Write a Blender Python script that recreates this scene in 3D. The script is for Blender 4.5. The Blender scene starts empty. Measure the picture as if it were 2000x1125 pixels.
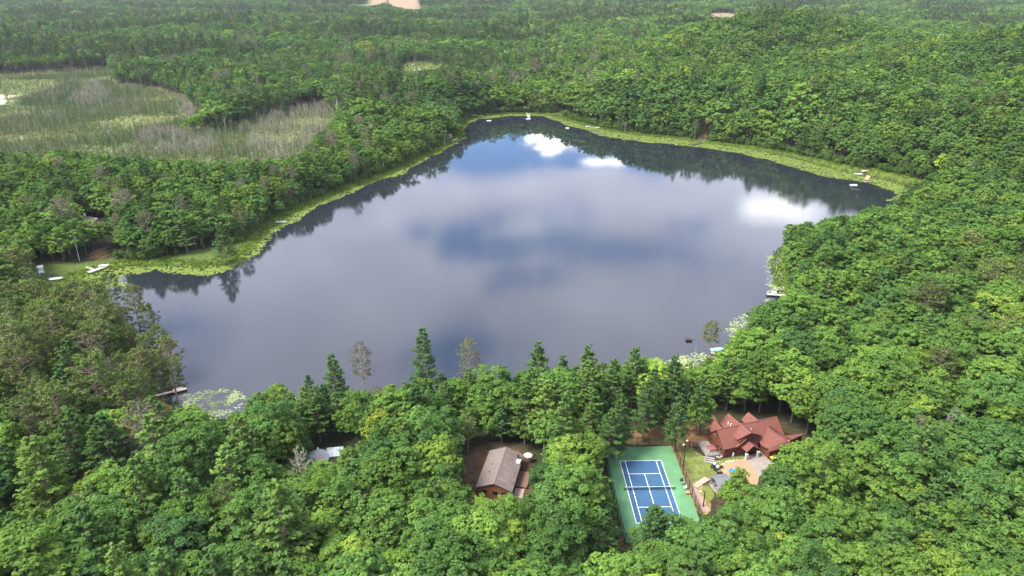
import bpy, math, random
import numpy as np

# ------------------------------------------------------------------ scene, camera, world, sun
SC = bpy.context.scene
COL = SC.collection
RNG = np.random.default_rng(7)
random.seed(7)
R = math.radians

F_PX = 1420.0                      # focal length in pixels of the 2000 x 1125 photograph
PITCH = R(23.24)
CAM_H = 120.77                     # metres above the lake
GZ = 2.5                           # level of the court and the yard above the lake
KX = np.cos(PITCH); KS = np.sin(PITCH)

cam_d = bpy.data.cameras.new('camera')
cam = bpy.data.objects.new('camera', cam_d); COL.objects.link(cam)
cam_d.sensor_width = 36.0
cam_d.lens = 36.0 * F_PX / 2000.0
cam_d.clip_start = 1.0; cam_d.clip_end = 40000.0
cam.location = (0, 0, CAM_H)
cam.rotation_euler = (R(90) - PITCH, 0, 0)
SC.camera = cam

SUN_EL, SUN_AZ = R(54), R(-112)     # azimuth measured from +Y (north) towards +X
sun_d = bpy.data.lights.new('sun', 'SUN')
sun_d.energy = 3.3; sun_d.angle = R(24); sun_d.color = (1.0, 0.95, 0.87)
sun = bpy.data.objects.new('sun', sun_d); COL.objects.link(sun)
sun.rotation_euler = (R(90) - SUN_EL, 0, -SUN_AZ + math.pi)
SUN_DIR = (math.sin(SUN_AZ)*math.cos(SUN_EL), math.cos(SUN_AZ)*math.cos(SUN_EL), math.sin(SUN_EL))
from mathutils import Vector
sun.rotation_euler = Vector(SUN_DIR).to_track_quat('Z', 'Y').to_euler()

SC.view_settings.view_transform = 'Standard'
SC.view_settings.look = 'None'
SC.view_settings.exposure = 1.58
SC.view_settings.gamma = 1.0
SC.view_settings.use_curve_mapping = False
cy = SC.cycles
cy.max_bounces = 5; cy.diffuse_bounces = 3; cy.glossy_bounces = 2; cy.transmission_bounces = 3
cy.transparent_max_bounces = 8; cy.volume_bounces = 0
cy.caustics_reflective = False; cy.caustics_refractive = False
cy.sample_clamp_indirect = 4.0
cy.use_denoising = True; cy.denoiser = 'OPENIMAGEDENOISE'; cy.denoising_input_passes = 'RGB_ALBEDO_NORMAL'; cy.denoising_prefilter = 'ACCURATE'


def un(px, py, z=0.0):
    """photograph pixel -> point of the horizontal plane at height z"""
    u = (px - 1000.0) / F_PX; v = -(py - 562.5) / F_PX
    dz = -KS + KX * v
    t = (z - CAM_H) / dz
    return np.array([u * t, (KX + KS * v) * t, z])


def pj(x, y, z):
    zz = z - CAM_H
    d = KX * y - KS * zz
    return 1000 + F_PX * x / d, 562.5 - F_PX * (KS * y + KX * zz) / d, d


def N(nt, typ, **kw):
    n = nt.nodes.new(typ)
    for k, v in kw.items():
        if k == 'inp':
            for kk, vv in v.items():
                n.inputs[kk].default_value = vv
        else:
            setattr(n, k, v)
    return n


def math_node(nt, op, a, b=None, clamp=False):
    n = nt.nodes.new('ShaderNodeMath'); n.operation = op; n.use_clamp = clamp
    for i, s in enumerate((a, b)):
        if s is None: continue
        if isinstance(s, (int, float)): n.inputs[i].default_value = s
        else: nt.links.new(s, n.inputs[i])
    return n.outputs[0]


def mix_col(nt, fac, a, b, blend='MIX'):
    n = nt.nodes.new('ShaderNodeMix'); n.data_type = 'RGBA'; n.blend_type = blend
    for s, i in ((fac, 0), (a, 6), (b, 7)):
        if isinstance(s, (int, float)): n.inputs[i].default_value = s
        elif isinstance(s, tuple): n.inputs[i].default_value = (*s, 1.0) if len(s) == 3 else s
        else: nt.links.new(s, n.inputs[i])
    return n.outputs[2]


def ramp(nt, fac, stops, interp='LINEAR'):
    n = nt.nodes.new('ShaderNodeValToRGB'); cr = n.color_ramp; cr.interpolation = interp
    while len(cr.elements) < len(stops): cr.elements.new(0.5)
    for e, (p, c) in zip(cr.elements, stops):
        e.position = p; e.color = (*c, 1.0)
    if fac is not None: nt.links.new(fac, n.inputs[0])
    return n


def make_world():
    w = bpy.data.worlds.new('World'); SC.world = w; w.use_nodes = True
    nt = w.node_tree; nt.nodes.clear(); L = nt.links.new
    sky = N(nt, 'ShaderNodeTexSky', sky_type='NISHITA', sun_disc=False, sun_elevation=SUN_EL,
            sun_rotation=SUN_AZ, altitude=400.0, air_density=1.0, dust_density=0.15, ozone_density=3.0)
    skyc = mix_col(nt, 1.0, sky.outputs[0], (0.088, 0.10, 0.12), 'MULTIPLY')
    tc = N(nt, 'ShaderNodeTexCoord')
    sep = N(nt, 'ShaderNodeSeparateXYZ'); L(tc.outputs['Generated'], sep.inputs[0])
    z = math_node(nt, 'MAXIMUM', sep.outputs[2], 0.03)
    u = math_node(nt, 'DIVIDE', sep.outputs[0], z)
    v = math_node(nt, 'DIVIDE', sep.outputs[1], z)
    uv = N(nt, 'ShaderNodeCombineXYZ'); L(u, uv.inputs[0]); L(v, uv.inputs[1])
    # one even, broken cloud deck over the whole sky (flat layer, so it shrinks towards the horizon)
    n1 = N(nt, 'ShaderNodeTexNoise', inp={'Scale': 1.15, 'Detail': 6.0, 'Roughness': 0.55, 'Distortion': 0.3})
    off = N(nt, 'ShaderNodeVectorMath', operation='ADD'); L(uv.outputs[0], off.inputs[0])
    off.inputs[1].default_value = (3.7, 1.3, 0)
    L(off.outputs[0], n1.inputs['Vector'])
    n2 = N(nt, 'ShaderNodeTexNoise', inp={'Scale': 2.6, 'Detail': 4.0, 'Roughness': 0.5})
    L(uv.outputs[0], n2.inputs['Vector'])
    # wobble for the edges of the single breaks and billows of the deck
    wob = N(nt, 'ShaderNodeTexNoise', inp={'Scale': 2.6, 'Detail': 6.0, 'Roughness': 0.62})
    L(uv.outputs[0], wob.inputs['Vector'])
    wv = N(nt, 'ShaderNodeVectorMath', operation='MULTIPLY_ADD'); L(wob.outputs['Color'], wv.inputs[0])
    wv.inputs[1].default_value = (0.55, 0.75, 0); L(uv.outputs[0], wv.inputs[2])
    wc = N(nt, 'ShaderNodeVectorMath', operation='SUBTRACT'); L(wv.outputs[0], wc.inputs[0])
    wc.inputs[1].default_value = (0.275, 0.375, 0)

    def blob(cx, cy_, rx, ry):
        c = un(cx, cy_) / CAM_H
        e = un(cx + rx, cy_) / CAM_H; e2 = un(cx, cy_ - ry) / CAM_H
        s = N(nt, 'ShaderNodeVectorMath', operation='SUBTRACT'); L(wc.outputs[0], s.inputs[0]); s.inputs[1].default_value = (c[0], c[1], 0)
        m = N(nt, 'ShaderNodeVectorMath', operation='MULTIPLY'); L(s.outputs[0], m.inputs[0])
        m.inputs[1].default_value = (1 / abs(e[0] - c[0]), 1 / abs(e2[1] - c[1]), 0)
        l = N(nt, 'ShaderNodeVectorMath', operation='LENGTH'); L(m.outputs[0], l.inputs[0])
        d = math_node(nt, 'SUBTRACT', 1.0, l.outputs['Value'])
        mr = N(nt, 'ShaderNodeMapRange', interpolation_type='SMOOTHSTEP'); L(d, mr.inputs[0])
        mr.inputs[1].default_value = -0.22; mr.inputs[2].default_value = 0.30
        return mr.outputs[0]

    holes = None
    for b in ((975, 480, 150, 26), (1030, 548, 95, 17), (1345, 440, 60, 15), (860, 445, 70, 10), (960, 290, 130, 42), (1120, 310, 120, 20), (1400, 300, 60, 14), (1235, 330, 70, 10)):
        q = blob(*b)
        holes = q if holes is None else math_node(nt, 'MAXIMUM', holes, q)
    bright = None
    for b in ((1072, 280, 42, 20), (1520, 412, 95, 24), (1190, 318, 60, 7), (1420, 328, 60, 10)):
        q = blob(*b)
        if b[0] in (1260, 1000, 1520): q = math_node(nt, 'MULTIPLY', q, 0.85 if b[0] == 1520 else 0.22)
        bright = q if bright is None else math_node(nt, 'MAXIMUM', bright, q)
    cov = N(nt, 'ShaderNodeMapRange', interpolation_type='SMOOTHSTEP'); L(n1.outputs[0], cov.inputs[0])
    cov.inputs[1].default_value = 0.33; cov.inputs[2].default_value = 0.50
    c1 = math_node(nt, 'MULTIPLY', cov.outputs[0], math_node(nt, 'SUBTRACT', 1.0, math_node(nt, 'MULTIPLY', holes, 0.98)), True)
    c2 = math_node(nt, 'MAXIMUM', c1, math_node(nt, 'MULTIPLY', bright, 1.0))
    grey = ramp(nt, n2.outputs[0], [(0.30, (0.52, 0.54, 0.67)), (0.55, (0.63, 0.65, 0.79)), (0.75, (0.80, 0.82, 0.95))])
    cc = mix_col(nt, bright, grey.outputs[0], (1.9, 1.9, 1.95))
    colr = mix_col(nt, math_node(nt, 'MULTIPLY', c2, 0.95), skyc, cc)
    bg = N(nt, 'ShaderNodeBackground'); L(colr, bg.inputs[0]); bg.inputs[1].default_value = 1.0
    out = N(nt, 'ShaderNodeOutputWorld'); L(bg.outputs[0], out.inputs[0])
    w.cycles.sampling_method = 'MANUAL'; w.cycles.sample_map_resolution = 512


make_world()

# ------------------------------------------------------------------ outlines traced on the ground (pixels of the photograph, laid on the lake plane)
SHORE_PX = [(110, 585), (115, 560), (140, 545), (175, 532), (215, 522), (240, 517), (300, 515), (350, 516), (400, 520), (440, 512), (470, 498), (488, 478),
            (505, 455), (540, 432), (580, 410), (620, 392), (660, 375), (720, 352), (770, 335), (800, 318), (840, 300), (875, 283), (902, 266),
            (893, 252), (908, 233), (935, 226), (1000, 221.5), (1050, 221.5), (1085, 225), (1110, 234), (1150, 246), (1180, 252), (1250, 264), (1330, 270),
            (1360, 277), (1400, 280), (1470, 290), (1530, 302), (1600, 321), (1650, 334), (1690, 343), (1730, 350), (1780, 363), (1830, 377),
            (1842, 392), (1790, 412), (1720, 440), (1640, 462), (1560, 476), (1530, 490), (1524, 515), (1530, 550), (1530, 580), (1512, 612), (1480, 640),
            (1450, 665), (1425, 690), (1400, 705), (1360, 712), (1330, 722), (1290, 745), (1240, 762), (1150, 775), (1050, 783), (950, 790), (850, 798),
            (750, 808), (650, 818), (560, 828), (480, 838), (430, 838), (390, 825), (355, 805), (325, 792), (312, 775), (300, 740), (270, 700),
            (230, 660), (180, 632), (130, 610)]
WATER_PX = [(245, 541), (300, 536), (340, 538), (400, 542), (440, 534), (482, 517), (512, 494), (537, 464), (562, 442), (592, 430), (622, 407), (662, 390),
            (702, 374), (742, 354), (792, 342), (822, 320), (862, 300), (892, 282), (912, 269), (907, 256), (917, 241), (937, 233), (1000, 227),
            (1060, 227), (1100, 244), (1140, 253), (1170, 266), (1250, 278), (1330, 284), (1380, 291), (1450, 301), (1520, 319), (1600, 343), (1650, 351),
            (1700, 359), (1730, 369), (1757, 380), (1700, 400), (1640, 412), (1590, 428), (1530, 432), (1512, 440), (1503, 470), (1496, 520), (1497, 570),
            (1478, 590), (1440, 620), (1415, 642), (1400, 670), (1350, 690), (1310, 692), (1250, 690), (1200, 702), (1150, 688), (1100, 702), (1060, 690),
            (1030, 712), (960, 718), (900, 690), (860, 720), (790, 728), (740, 737), (690, 752), (650, 745), (600, 738), (560, 767), (520, 757),
            (480, 777), (360, 772), (332, 760), (325, 720), (338, 690), (320, 650), (290, 600), (262, 570)]


def ground_poly(px, z=0.0):
    return np.array([un(x, y, z)[:2] for x, y in px])


def inside(poly, x, y):
    x = np.asarray(x, float); y = np.asarray(y, float)
    res = np.zeros(x.shape, bool)
    n = len(poly)
    for i in range(n):
        x1, y1 = poly[i]; x2, y2 = poly[(i + 1) % n]
        if y1 == y2: continue
        c = (y1 > y) != (y2 > y)
        res ^= c & (x < (x2 - x1) * (y - y1) / (y2 - y1) + x1)
    return res


def smooth_poly(p, it=2):
    p = np.asarray(p, float)
    for _ in range(it):
        q = np.roll(p, -1, 0)
        p = np.stack([0.75 * p + 0.25 * q, 0.25 * p + 0.75 * q], 1).reshape(-1, 2)
    return p


SHORE = smooth_poly(ground_poly(SHORE_PX), 2)
SHORE += RNG.normal(0, 0.5, SHORE.shape)


def sdist(poly, x, y):
    """signed distance, positive outside"""
    x = np.asarray(x, float).ravel(); y = np.asarray(y, float).ravel()
    d2 = np.full(x.shape, 1e18)
    q = np.roll(poly, -1, 0)
    for (x1, y1), (x2, y2) in zip(poly, q):
        dx, dy = x2 - x1, y2 - y1
        t = np.clip(((x - x1) * dx + (y - y1) * dy) / (dx * dx + dy * dy + 1e-12), 0, 1)
        d2 = np.minimum(d2, (x - x1 - t * dx) ** 2 + (y - y1 - t * dy) ** 2)
    s = np.where(inside(poly, x, y), -1.0, 1.0)
    return s * np.sqrt(d2)


def sst(a, b, x):
    t = np.clip((x - a) / (b - a), 0, 1)
    return t * t * (3 - 2 * t)


_ph = np.random.default_rng(3).uniform(0, 6.28, (24, 2))
_dr = np.random.default_rng(4).uniform(0, 6.28, 24)


def wave_noise(x, y, wl, k0=0, n=6):
    s = 0
    for i in range(n):
        a = _dr[(k0 + i) % 24]; w = 6.283 / (wl * (0.7 + 0.25 * i))
        s = s + np.sin((x * np.cos(a) + y * np.sin(a)) * w + _ph[(k0 + i) % 24, 0])
    return s / n


BOG_PX = [(-260, 150), (0, 150), (100, 147), (215, 138), (222, 168), (300, 178), (360, 196), (395, 232), (480, 240), (560, 218), (632, 203), (662, 232), (645, 262), (620, 300),
          (580, 335), (430, 352), (300, 342), (150, 330), (0, 335), (-260, 335)]
BOG = ground_poly(BOG_PX, 1.0)
GROVE = ground_poly([(350, 262), (356, 245), (400, 232), (465, 228), (484, 240), (430, 258)], 1.0)


def terrain(x, y, sd=None):
    x = np.asarray(x, float); y = np.asarray(y, float)
    shp = x.shape; x = x.ravel(); y = y.ravel()
    if sd is None: sd = sdist(SHORE, x, y)
    o = np.maximum(sd, 0)
    z = 0.30 * np.minimum(o, 1.0) + 0.06 * np.clip(o - 1, 0, 12) + 1.5 * sst(10, 45, o) + 5.0 * sst(40, 400, o)
    z = z + sst(15, 80, o) * 1.4 * wave_noise(x, y, 120) + sst(200, 700, o) * 5.0 * wave_noise(x, y, 420, 5)
    z = z + 50 * np.exp(-((x - 350) / 170) ** 2 - ((y - 960) / 110) ** 2) + 34 * np.exp(-((x - 500) / 150) ** 2 - ((y - 730) / 100) ** 2) + 22 * np.exp(-((x - 430) / 140) ** 2 - ((y - 480) / 110) ** 2)
    z = z + 10 * np.exp(-((x - 250) / 80) ** 2 - ((y - 540) / 90) ** 2) * sst(10, 70, o)
    z = z + 14 * sst(900, 1500, y) * (0.5 + 0.5 * wave_noise(x, y, 600, 9)) + 62 * sst(2300, 3300, y)
    z = z + 13 * sst(5, 62, o) * sst(20, 130, x) * sst(385, 450, y) * (1 - .6 * sst(700, 1000, y)) + 7 * sst(4, 34, o) * np.exp(-((x - 10) / 130) ** 2 - ((y - 715) / 70) ** 2)
    b = inside(BOG, x, y)
    if b.any():
        z = np.where(b, np.minimum(z, 0.9), z)
    # level yard round the court, the red house and the cabin
    e = np.sqrt(((x - 45) / 1.15) ** 2 + (y - 152) ** 2)
    k = (1 - sst(34, 58, e)) * sst(6, 16, sd)
    z = z * (1 - k) + GZ * k
    e = np.sqrt((x + 3) ** 2 + (y - 151) ** 2)
    k = (1 - sst(13, 22, e)) * sst(6, 16, sd)
    z = z * (1 - k) + 3.0 * k
    z = np.where(sd < 0, np.maximum(-3.5, sd * 0.18), z)
    return z.reshape(shp)


def tz(x, y):
    return float(terrain(np.array([x]), np.array([y]))[0])


def on_ground(px, py, dz=0.0):
    p = un(px, py, 3.0)
    for _ in range(12):
        p = un(px, py, tz(p[0], p[1]) + dz)
    return p


# ------------------------------------------------------------------ materials
MATS = {}


def mat(name, col, rough=0.75, var=0.15, scale=3.0, bump=0.0, metal=0.0, spec=0.3, col2=None, aniso=None):
    m = bpy.data.materials.new(name); m.use_nodes = True
    nt = m.node_tree; b = nt.nodes['Principled BSDF']; L = nt.links.new
    tc = N(nt, 'ShaderNodeTexCoord')
    src = tc.outputs['Object']
    if aniso:
        mp = N(nt, 'ShaderNodeMapping'); mp.inputs['Scale'].default_value = aniso; L(src, mp.inputs[0]); src = mp.outputs[0]
    n = N(nt, 'ShaderNodeTexNoise', inp={'Scale': scale, 'Detail': 5.0, 'Roughness': 0.65}); L(src, n.inputs['Vector'])
    c2 = col2 or tuple(min(1, c * (1 + 2.2 * var)) for c in col)
    c1 = tuple(c * (1 - 1.6 * var) for c in col)
    rp = ramp(nt, n.outputs[0], [(0.30, c1), (0.52, col), (0.72, c2)])
    L(rp.outputs[0], b.inputs['Base Color'])
    b.inputs['Roughness'].default_value = rough; b.inputs['Metallic'].default_value = metal
    b.inputs['Specular IOR Level'].default_value = spec
    if bump:
        bp = N(nt, 'ShaderNodeBump', inp={'Strength': bump, 'Distance': 0.05}); L(n.outputs[0], bp.inputs['Height']); L(bp.outputs[0], b.inputs['Normal'])
    MATS[name] = m
    return m


def leaf_mat(name, stops, transl=0.28, lvar=0.55):
    m = bpy.data.materials.new(name); m.use_nodes = True
    nt = m.node_tree; nt.nodes.clear(); L = nt.links.new
    at = N(nt, 'ShaderNodeAttribute', attribute_type='INSTANCER', attribute_name='tint')
    al = N(nt, 'ShaderNodeAttribute', attribute_type='INSTANCER', attribute_name='lum')
    af = N(nt, 'ShaderNodeAttribute', attribute_type='GEOMETRY', attribute_name='leafvar')
    hue = math_node(nt, 'ADD', at.outputs['Fac'], math_node(nt, 'MULTIPLY', math_node(nt, 'SUBTRACT', af.outputs['Fac'], 0.5), 0.30))
    rp = ramp(nt, hue, stops)
    lv = math_node(nt, 'ADD', math_node(nt, 'MULTIPLY', af.outputs['Fac'], lvar), 1.0 - lvar / 2)
    lv = math_node(nt, 'MULTIPLY', lv, al.outputs['Fac'])
    sc = N(nt, 'ShaderNodeVectorMath', operation='SCALE'); L(rp.outputs[0], sc.inputs[0]); L(lv, sc.inputs['Scale'])
    d = N(nt, 'ShaderNodeBsdfDiffuse'); L(sc.outputs[0], d.inputs[0])
    t = N(nt, 'ShaderNodeBsdfTranslucent')
    tcol = mix_col(nt, 1.0, sc.outputs[0], (1.35, 1.25, 0.55), 'MULTIPLY'); L(tcol, t.inputs[0])
    mx = N(nt, 'ShaderNodeMixShader'); mx.inputs[0].default_value = transl
    L(d.outputs[0], mx.inputs[1]); L(t.outputs[0], mx.inputs[2])
    o = N(nt, 'ShaderNodeOutputMaterial'); L(mx.outputs[0], o.inputs[0])
    MATS[name] = m
    return m


leaf_mat('broadleaf', [(0.0, (0.048, 0.098, 0.036)), (0.3, (0.073, 0.148, 0.038)), (0.55, (0.109, 0.196, 0.039)), (0.8, (0.155, 0.242, 0.040)), (1.0, (0.235, 0.265, 0.040))])
leaf_mat('pine_needles', [(0.0, (0.047, 0.100, 0.034)), (0.5, (0.080, 0.148, 0.036)), (1.0, (0.138, 0.212, 0.038))], 0.15)
leaf_mat('red_pine_needles', [(0.0, (0.066, 0.115, 0.032)), (0.5, (0.105, 0.145, 0.040)), (1.0, (0.160, 0.160, 0.066))], 0.12)
leaf_mat('dry_needles', [(0.0, (0.095, 0.095, 0.058)), (0.5, (0.120, 0.115, 0.068)), (1.0, (0.140, 0.150, 0.068))], 0.1)
leaf_mat('bog_needles', [(0.0, (0.050, 0.105, 0.034)), (0.5, (0.115, 0.155, 0.050)), (1.0, (0.225, 0.220, 0.085))], 0.15)
leaf_mat('grey_twigs', [(0.0, (0.20, 0.18, 0.15)), (0.5, (0.30, 0.275, 0.235)), (1.0, (0.40, 0.385, 0.34))], 0.0)
leaf_mat('reed_green', [(0.0, (0.062, 0.130, 0.020)), (0.5, (0.110, 0.185, 0.024)), (1.0, (0.190, 0.225, 0.035))], 0.2)
mat('bark', (0.13, 0.105, 0.085), 0.9, 0.25, 6.0)
mat('pine_bark', (0.27, 0.195, 0.155), 0.9, 0.25, 6.0)
mat('birch_bark', (0.62, 0.60, 0.55), 0.8, 0.2, 9.0)
mat('grey_wood', (0.27, 0.235, 0.195), 0.9, 0.2, 6.0)

# ------------------------------------------------------------------ mesh helpers


class MB:
    def __init__(self):
        self.v = []; self.f = []

    def box(self, c, s, rz=0.0, top=None):
        """box with centre c, size s; top=(sx, sy) scales the upper face"""
        n = len(self.v); ca, sa = math.cos(rz), math.sin(rz)
        tx, ty = top or (1, 1)
        for dz in (-.5, .5):
            for dx, dy in ((-.5, -.5), (.5, -.5), (.5, .5), (-.5, .5)):
                k = (tx, ty) if dz > 0 else (1, 1)
                x, y = dx * s[0] * k[0], dy * s[1] * k[1]
                self.v.append((c[0] + x * ca - y * sa, c[1] + x * sa + y * ca, c[2] + dz * s[2]))
        for q in ((0, 3, 2, 1), (4, 5, 6, 7), (0, 1, 5, 4), (1, 2, 6, 5), (2, 3, 7, 6), (3, 0, 4, 7)):
            self.f.append(tuple(n + i for i in q))
        return self

    def tube(self, pts, rad, seg=6, cap=True):
        n = len(self.v); pts = [np.array(p, float) for p in pts]
        for i, p in enumerate(pts):
            t = pts[min(i + 1, len(pts) - 1)] - pts[max(i - 1, 0)]; t = t / (np.linalg.norm(t) + 1e-9)
            a = np.array([1, 0, 0]) if abs(t[0]) < 0.8 else np.array([0, 1, 0])
            u = np.cross(t, a); u /= np.linalg.norm(u); w = np.cross(t, u)
            r = rad[i] if hasattr(rad, '__len__') else rad
            for k in range(seg):
                an = 2 * math.pi * k / seg
                self.v.append(tuple(p + r * (math.cos(an) * u + math.sin(an) * w)))
        for i in range(len(pts) - 1):
            for k in range(seg):
                k2 = (k + 1) % seg
                self.f.append((n + i * seg + k, n + i * seg + k2, n + (i + 1) * seg + k2, n + (i + 1) * seg + k))
        if cap:
            self.f.append(tuple(n + k for k in range(seg))[::-1])
            self.f.append(tuple(n + (len(pts) - 1) * seg + k for k in range(seg)))
        return self

    def poly(self, pts):
        n = len(self.v); self.v += [tuple(p) for p in pts]; self.f.append(tuple(range(n, n + len(pts)))); return self

    def slab(self, pts, t=0.15):
        """closed slab: the polygon pts (3D) is its upper face, t thick downwards"""
        n = len(self.v); k = len(pts)
        self.v += [tuple(p) for p in pts]; self.v += [(p[0], p[1], p[2] - t) for p in pts]
        self.f.append(tuple(range(n, n + k))); self.f.append(tuple(range(n + 2 * k - 1, n + k - 1, -1)))
        for i in range(k):
            j = (i + 1) % k
            self.f.append((n + i, n + k + i, n + k + j, n + j))
        return self

    def prism(self, pts, z0, z1):
        return self.slab([(p[0], p[1], z1) for p in pts], z1 - z0)

    def build(self, name, m, parent=None, smooth=False):
        me = bpy.data.meshes.new(name); me.from_pydata([tuple(map(float, p)) for p in self.v], [], self.f)
        me.materials.append(MATS[m] if isinstance(m, str) else m)
        if smooth:
            me.polygons.foreach_set('use_smooth', [True] * len(me.polygons))
        me.update()
        o = bpy.data.objects.new(name, me); COL.objects.link(o)
        if parent is not None: o.parent = parent
        return o


def tag(o, label=None, cat=None, group=None, kind=None):
    if label: o['label'] = label
    if cat: o['category'] = cat
    if group: o['group'] = group
    if kind: o['kind'] = kind
    return o


def thing(name, label, cat, loc=(0, 0, 0), rz=0.0, group=None):
    o = bpy.data.objects.new(name, None); COL.objects.link(o); o.empty_display_size = 0.5
    o.location = [float(a) for a in loc]; o.rotation_euler = (0, 0, float(rz))
    return tag(o, label, cat, group)


def np_mesh(name, verts, faces4, mats, face_attr=None, mat_idx=None):
    """verts (n,3), faces (m,k) arrays"""
    me = bpy.data.meshes.new(name)
    verts = np.asarray(verts, np.float32); k = faces4.shape[1]
    me.vertices.add(len(verts)); me.vertices.foreach_set('co', verts.ravel())
    me.loops.add(faces4.size); me.loops.foreach_set('vertex_index', faces4.astype(np.int32).ravel())
    me.polygons.add(len(faces4))
    me.polygons.foreach_set('loop_start', np.arange(0, faces4.size, k, dtype=np.int32))
    me.polygons.foreach_set('loop_total', np.full(len(faces4), k, np.int32))
    for m in mats: me.materials.append(MATS[m])
    if mat_idx is not None: me.polygons.foreach_set('material_index', np.asarray(mat_idx, np.int32))
    if face_attr is not None:
        a = me.attributes.new('leafvar', 'FLOAT', 'FACE'); a.data.foreach_set('value', np.asarray(face_attr, np.float32))
    me.update(); me.validate()
    return me


def unit(a):
    return a / (np.linalg.norm(a, axis=-1, keepdims=True) + 1e-9)


def leaf_quads(pos, nrm, size, rng, aspect=0.75, along=None, bend=0.25):
    """one leaf spray per row: a quad lying across nrm, slightly folded"""
    n = len(pos)
    a = along if along is not None else rng.normal(size=(n, 3))
    t = unit(a - nrm * (a * nrm).sum(1, keepdims=True)); b = np.cross(nrm, t)
    s = (np.asarray(size).reshape(-1, 1) if np.ndim(size) else np.full((n, 1), size)) * rng.uniform(0.7, 1.3, (n, 1))
    h = t * s * 0.5; w = b * s * 0.5 * aspect
    dn = nrm * s * bend
    v = np.stack([pos - h - dn * 0.5, pos + w * rng.uniform(.7, 1.2, (n, 1)), pos + h - dn * 0.5, pos - w * rng.uniform(.7, 1.2, (n, 1))], 1).reshape(-1, 3)
    return v, np.arange(4 * n).reshape(n, 4)


def sphere_dirs(rng, n):
    d = rng.normal(size=(n, 3)); return unit(d)


def tubes_np(mb):
    """MB of quads/polys -> arrays (quads only, caps dropped)"""
    f = np.array([q for q in mb.f if len(q) == 4], int).reshape(-1, 4)
    return np.array(mb.v, float).reshape(-1, 3), f


# ------------------------------------------------------------------ tree models (unit: metres, nominal size; individuals are scaled copies)

def m_broad(rng, H=16.0, Rc=4.4, base=0.30, nl=34, nq=9000, ls=0.40, lobe=(0.26, 0.40), cone=0.0, trunk_r=0.22, per_sub=20, sub_r=0.72, reach=(.55, .92)):
    zc0, zc1 = H * base, H
    cz = (zc0 + zc1) / 2; hz = (zc1 - zc0) / 2
    c = []; i = 0
    while len(c) < nl:
        i += 1
        d = sphere_dirs(rng, 1)[0]
        if d[2] < -0.55: continue
        k = rng.uniform(*reach)
        p = np.array([d[0] * Rc * k, d[1] * Rc * k, d[2] * hz * k])
        wz = 1 - cone * (p[2] / hz * 0.5 + 0.5)
        p[0] *= wz; p[1] *= wz
        if i < 400 and c and min(np.linalg.norm((p - q[:3]) * (1, 1, 0.8)) for q in c) < Rc * 0.36: continue
        c.append(np.array([*p, rng.uniform(*lobe) * Rc * (0.55 + 0.45 * wz), rng.uniform()]))
    c.append(np.array([rng.normal(0, .3), rng.normal(0, .3), hz * 0.72, lobe[0] * Rc, rng.uniform()]))
    c = np.array(c)
    w = c[:, 3] ** 2
    ns = max(len(c), int(nq / per_sub))
    sl = c[rng.choice(len(c), ns, p=w / w.sum())]                 # sprays sit on the limbs' lobes
    d = sphere_dirs(rng, ns)
    out = unit(sl[:, :3] * (1 / Rc, 1 / Rc, 1 / hz) + np.array([0, 0, 0.35]))
    flip = (d * out).sum(1) < -0.25
    d[flip] *= -1
    sc_ = sl[:, :3] + d * sl[:, 3:4] * rng.uniform(.72, 1.18, (ns, 1)) * np.array([1, 1, 0.85])
    sr = rng.uniform(.55, 1.0, ns) * sub_r; sv = rng.uniform(size=ns)
    idx = rng.integers(0, ns, nq)
    e = sphere_dirs(rng, nq)
    od = unit(d[idx] + np.array([0, 0, .5]))
    fl = (e * od).sum(1) < -0.2
    e[fl] *= -1
    pos = sc_[idx] + e * (sr[idx] * rng.uniform(.55, 1.08, nq))[:, None] * np.array([1, 1, .7]) + np.array([0, 0, cz])
    nrm = unit(e * 0.8 + od * .35 + np.array([0, 0, 0.45]) + 0.35 * rng.normal(size=(nq, 3)))
    v, f = leaf_quads(pos, nrm, ls, rng)
    fa = np.clip(0.25 * sl[idx, 4] + .3 * sv[idx] + 0.45 * rng.uniform(size=nq), 0, 1)
    tb = MB(); tb.tube([(0, 0, -0.6), (0, 0, H * 0.3), (rng.normal(0, .2), rng.normal(0, .2), H * 0.75)], [trunk_r, trunk_r * .75, trunk_r * .25], 6)
    for k in rng.choice(len(c), min(7, len(c)), replace=False):
        z0 = H * rng.uniform(0.25, 0.5); e = c[k, :3] * 0.9 + (0, 0, cz)
        tb.tube([(0, 0, z0), (e[0] * .45, e[1] * .45, z0 + (e[2] - z0) * .6), e], [trunk_r * .45, trunk_r * .3, trunk_r * .12], 5)
    return v, f, fa, tb


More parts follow.
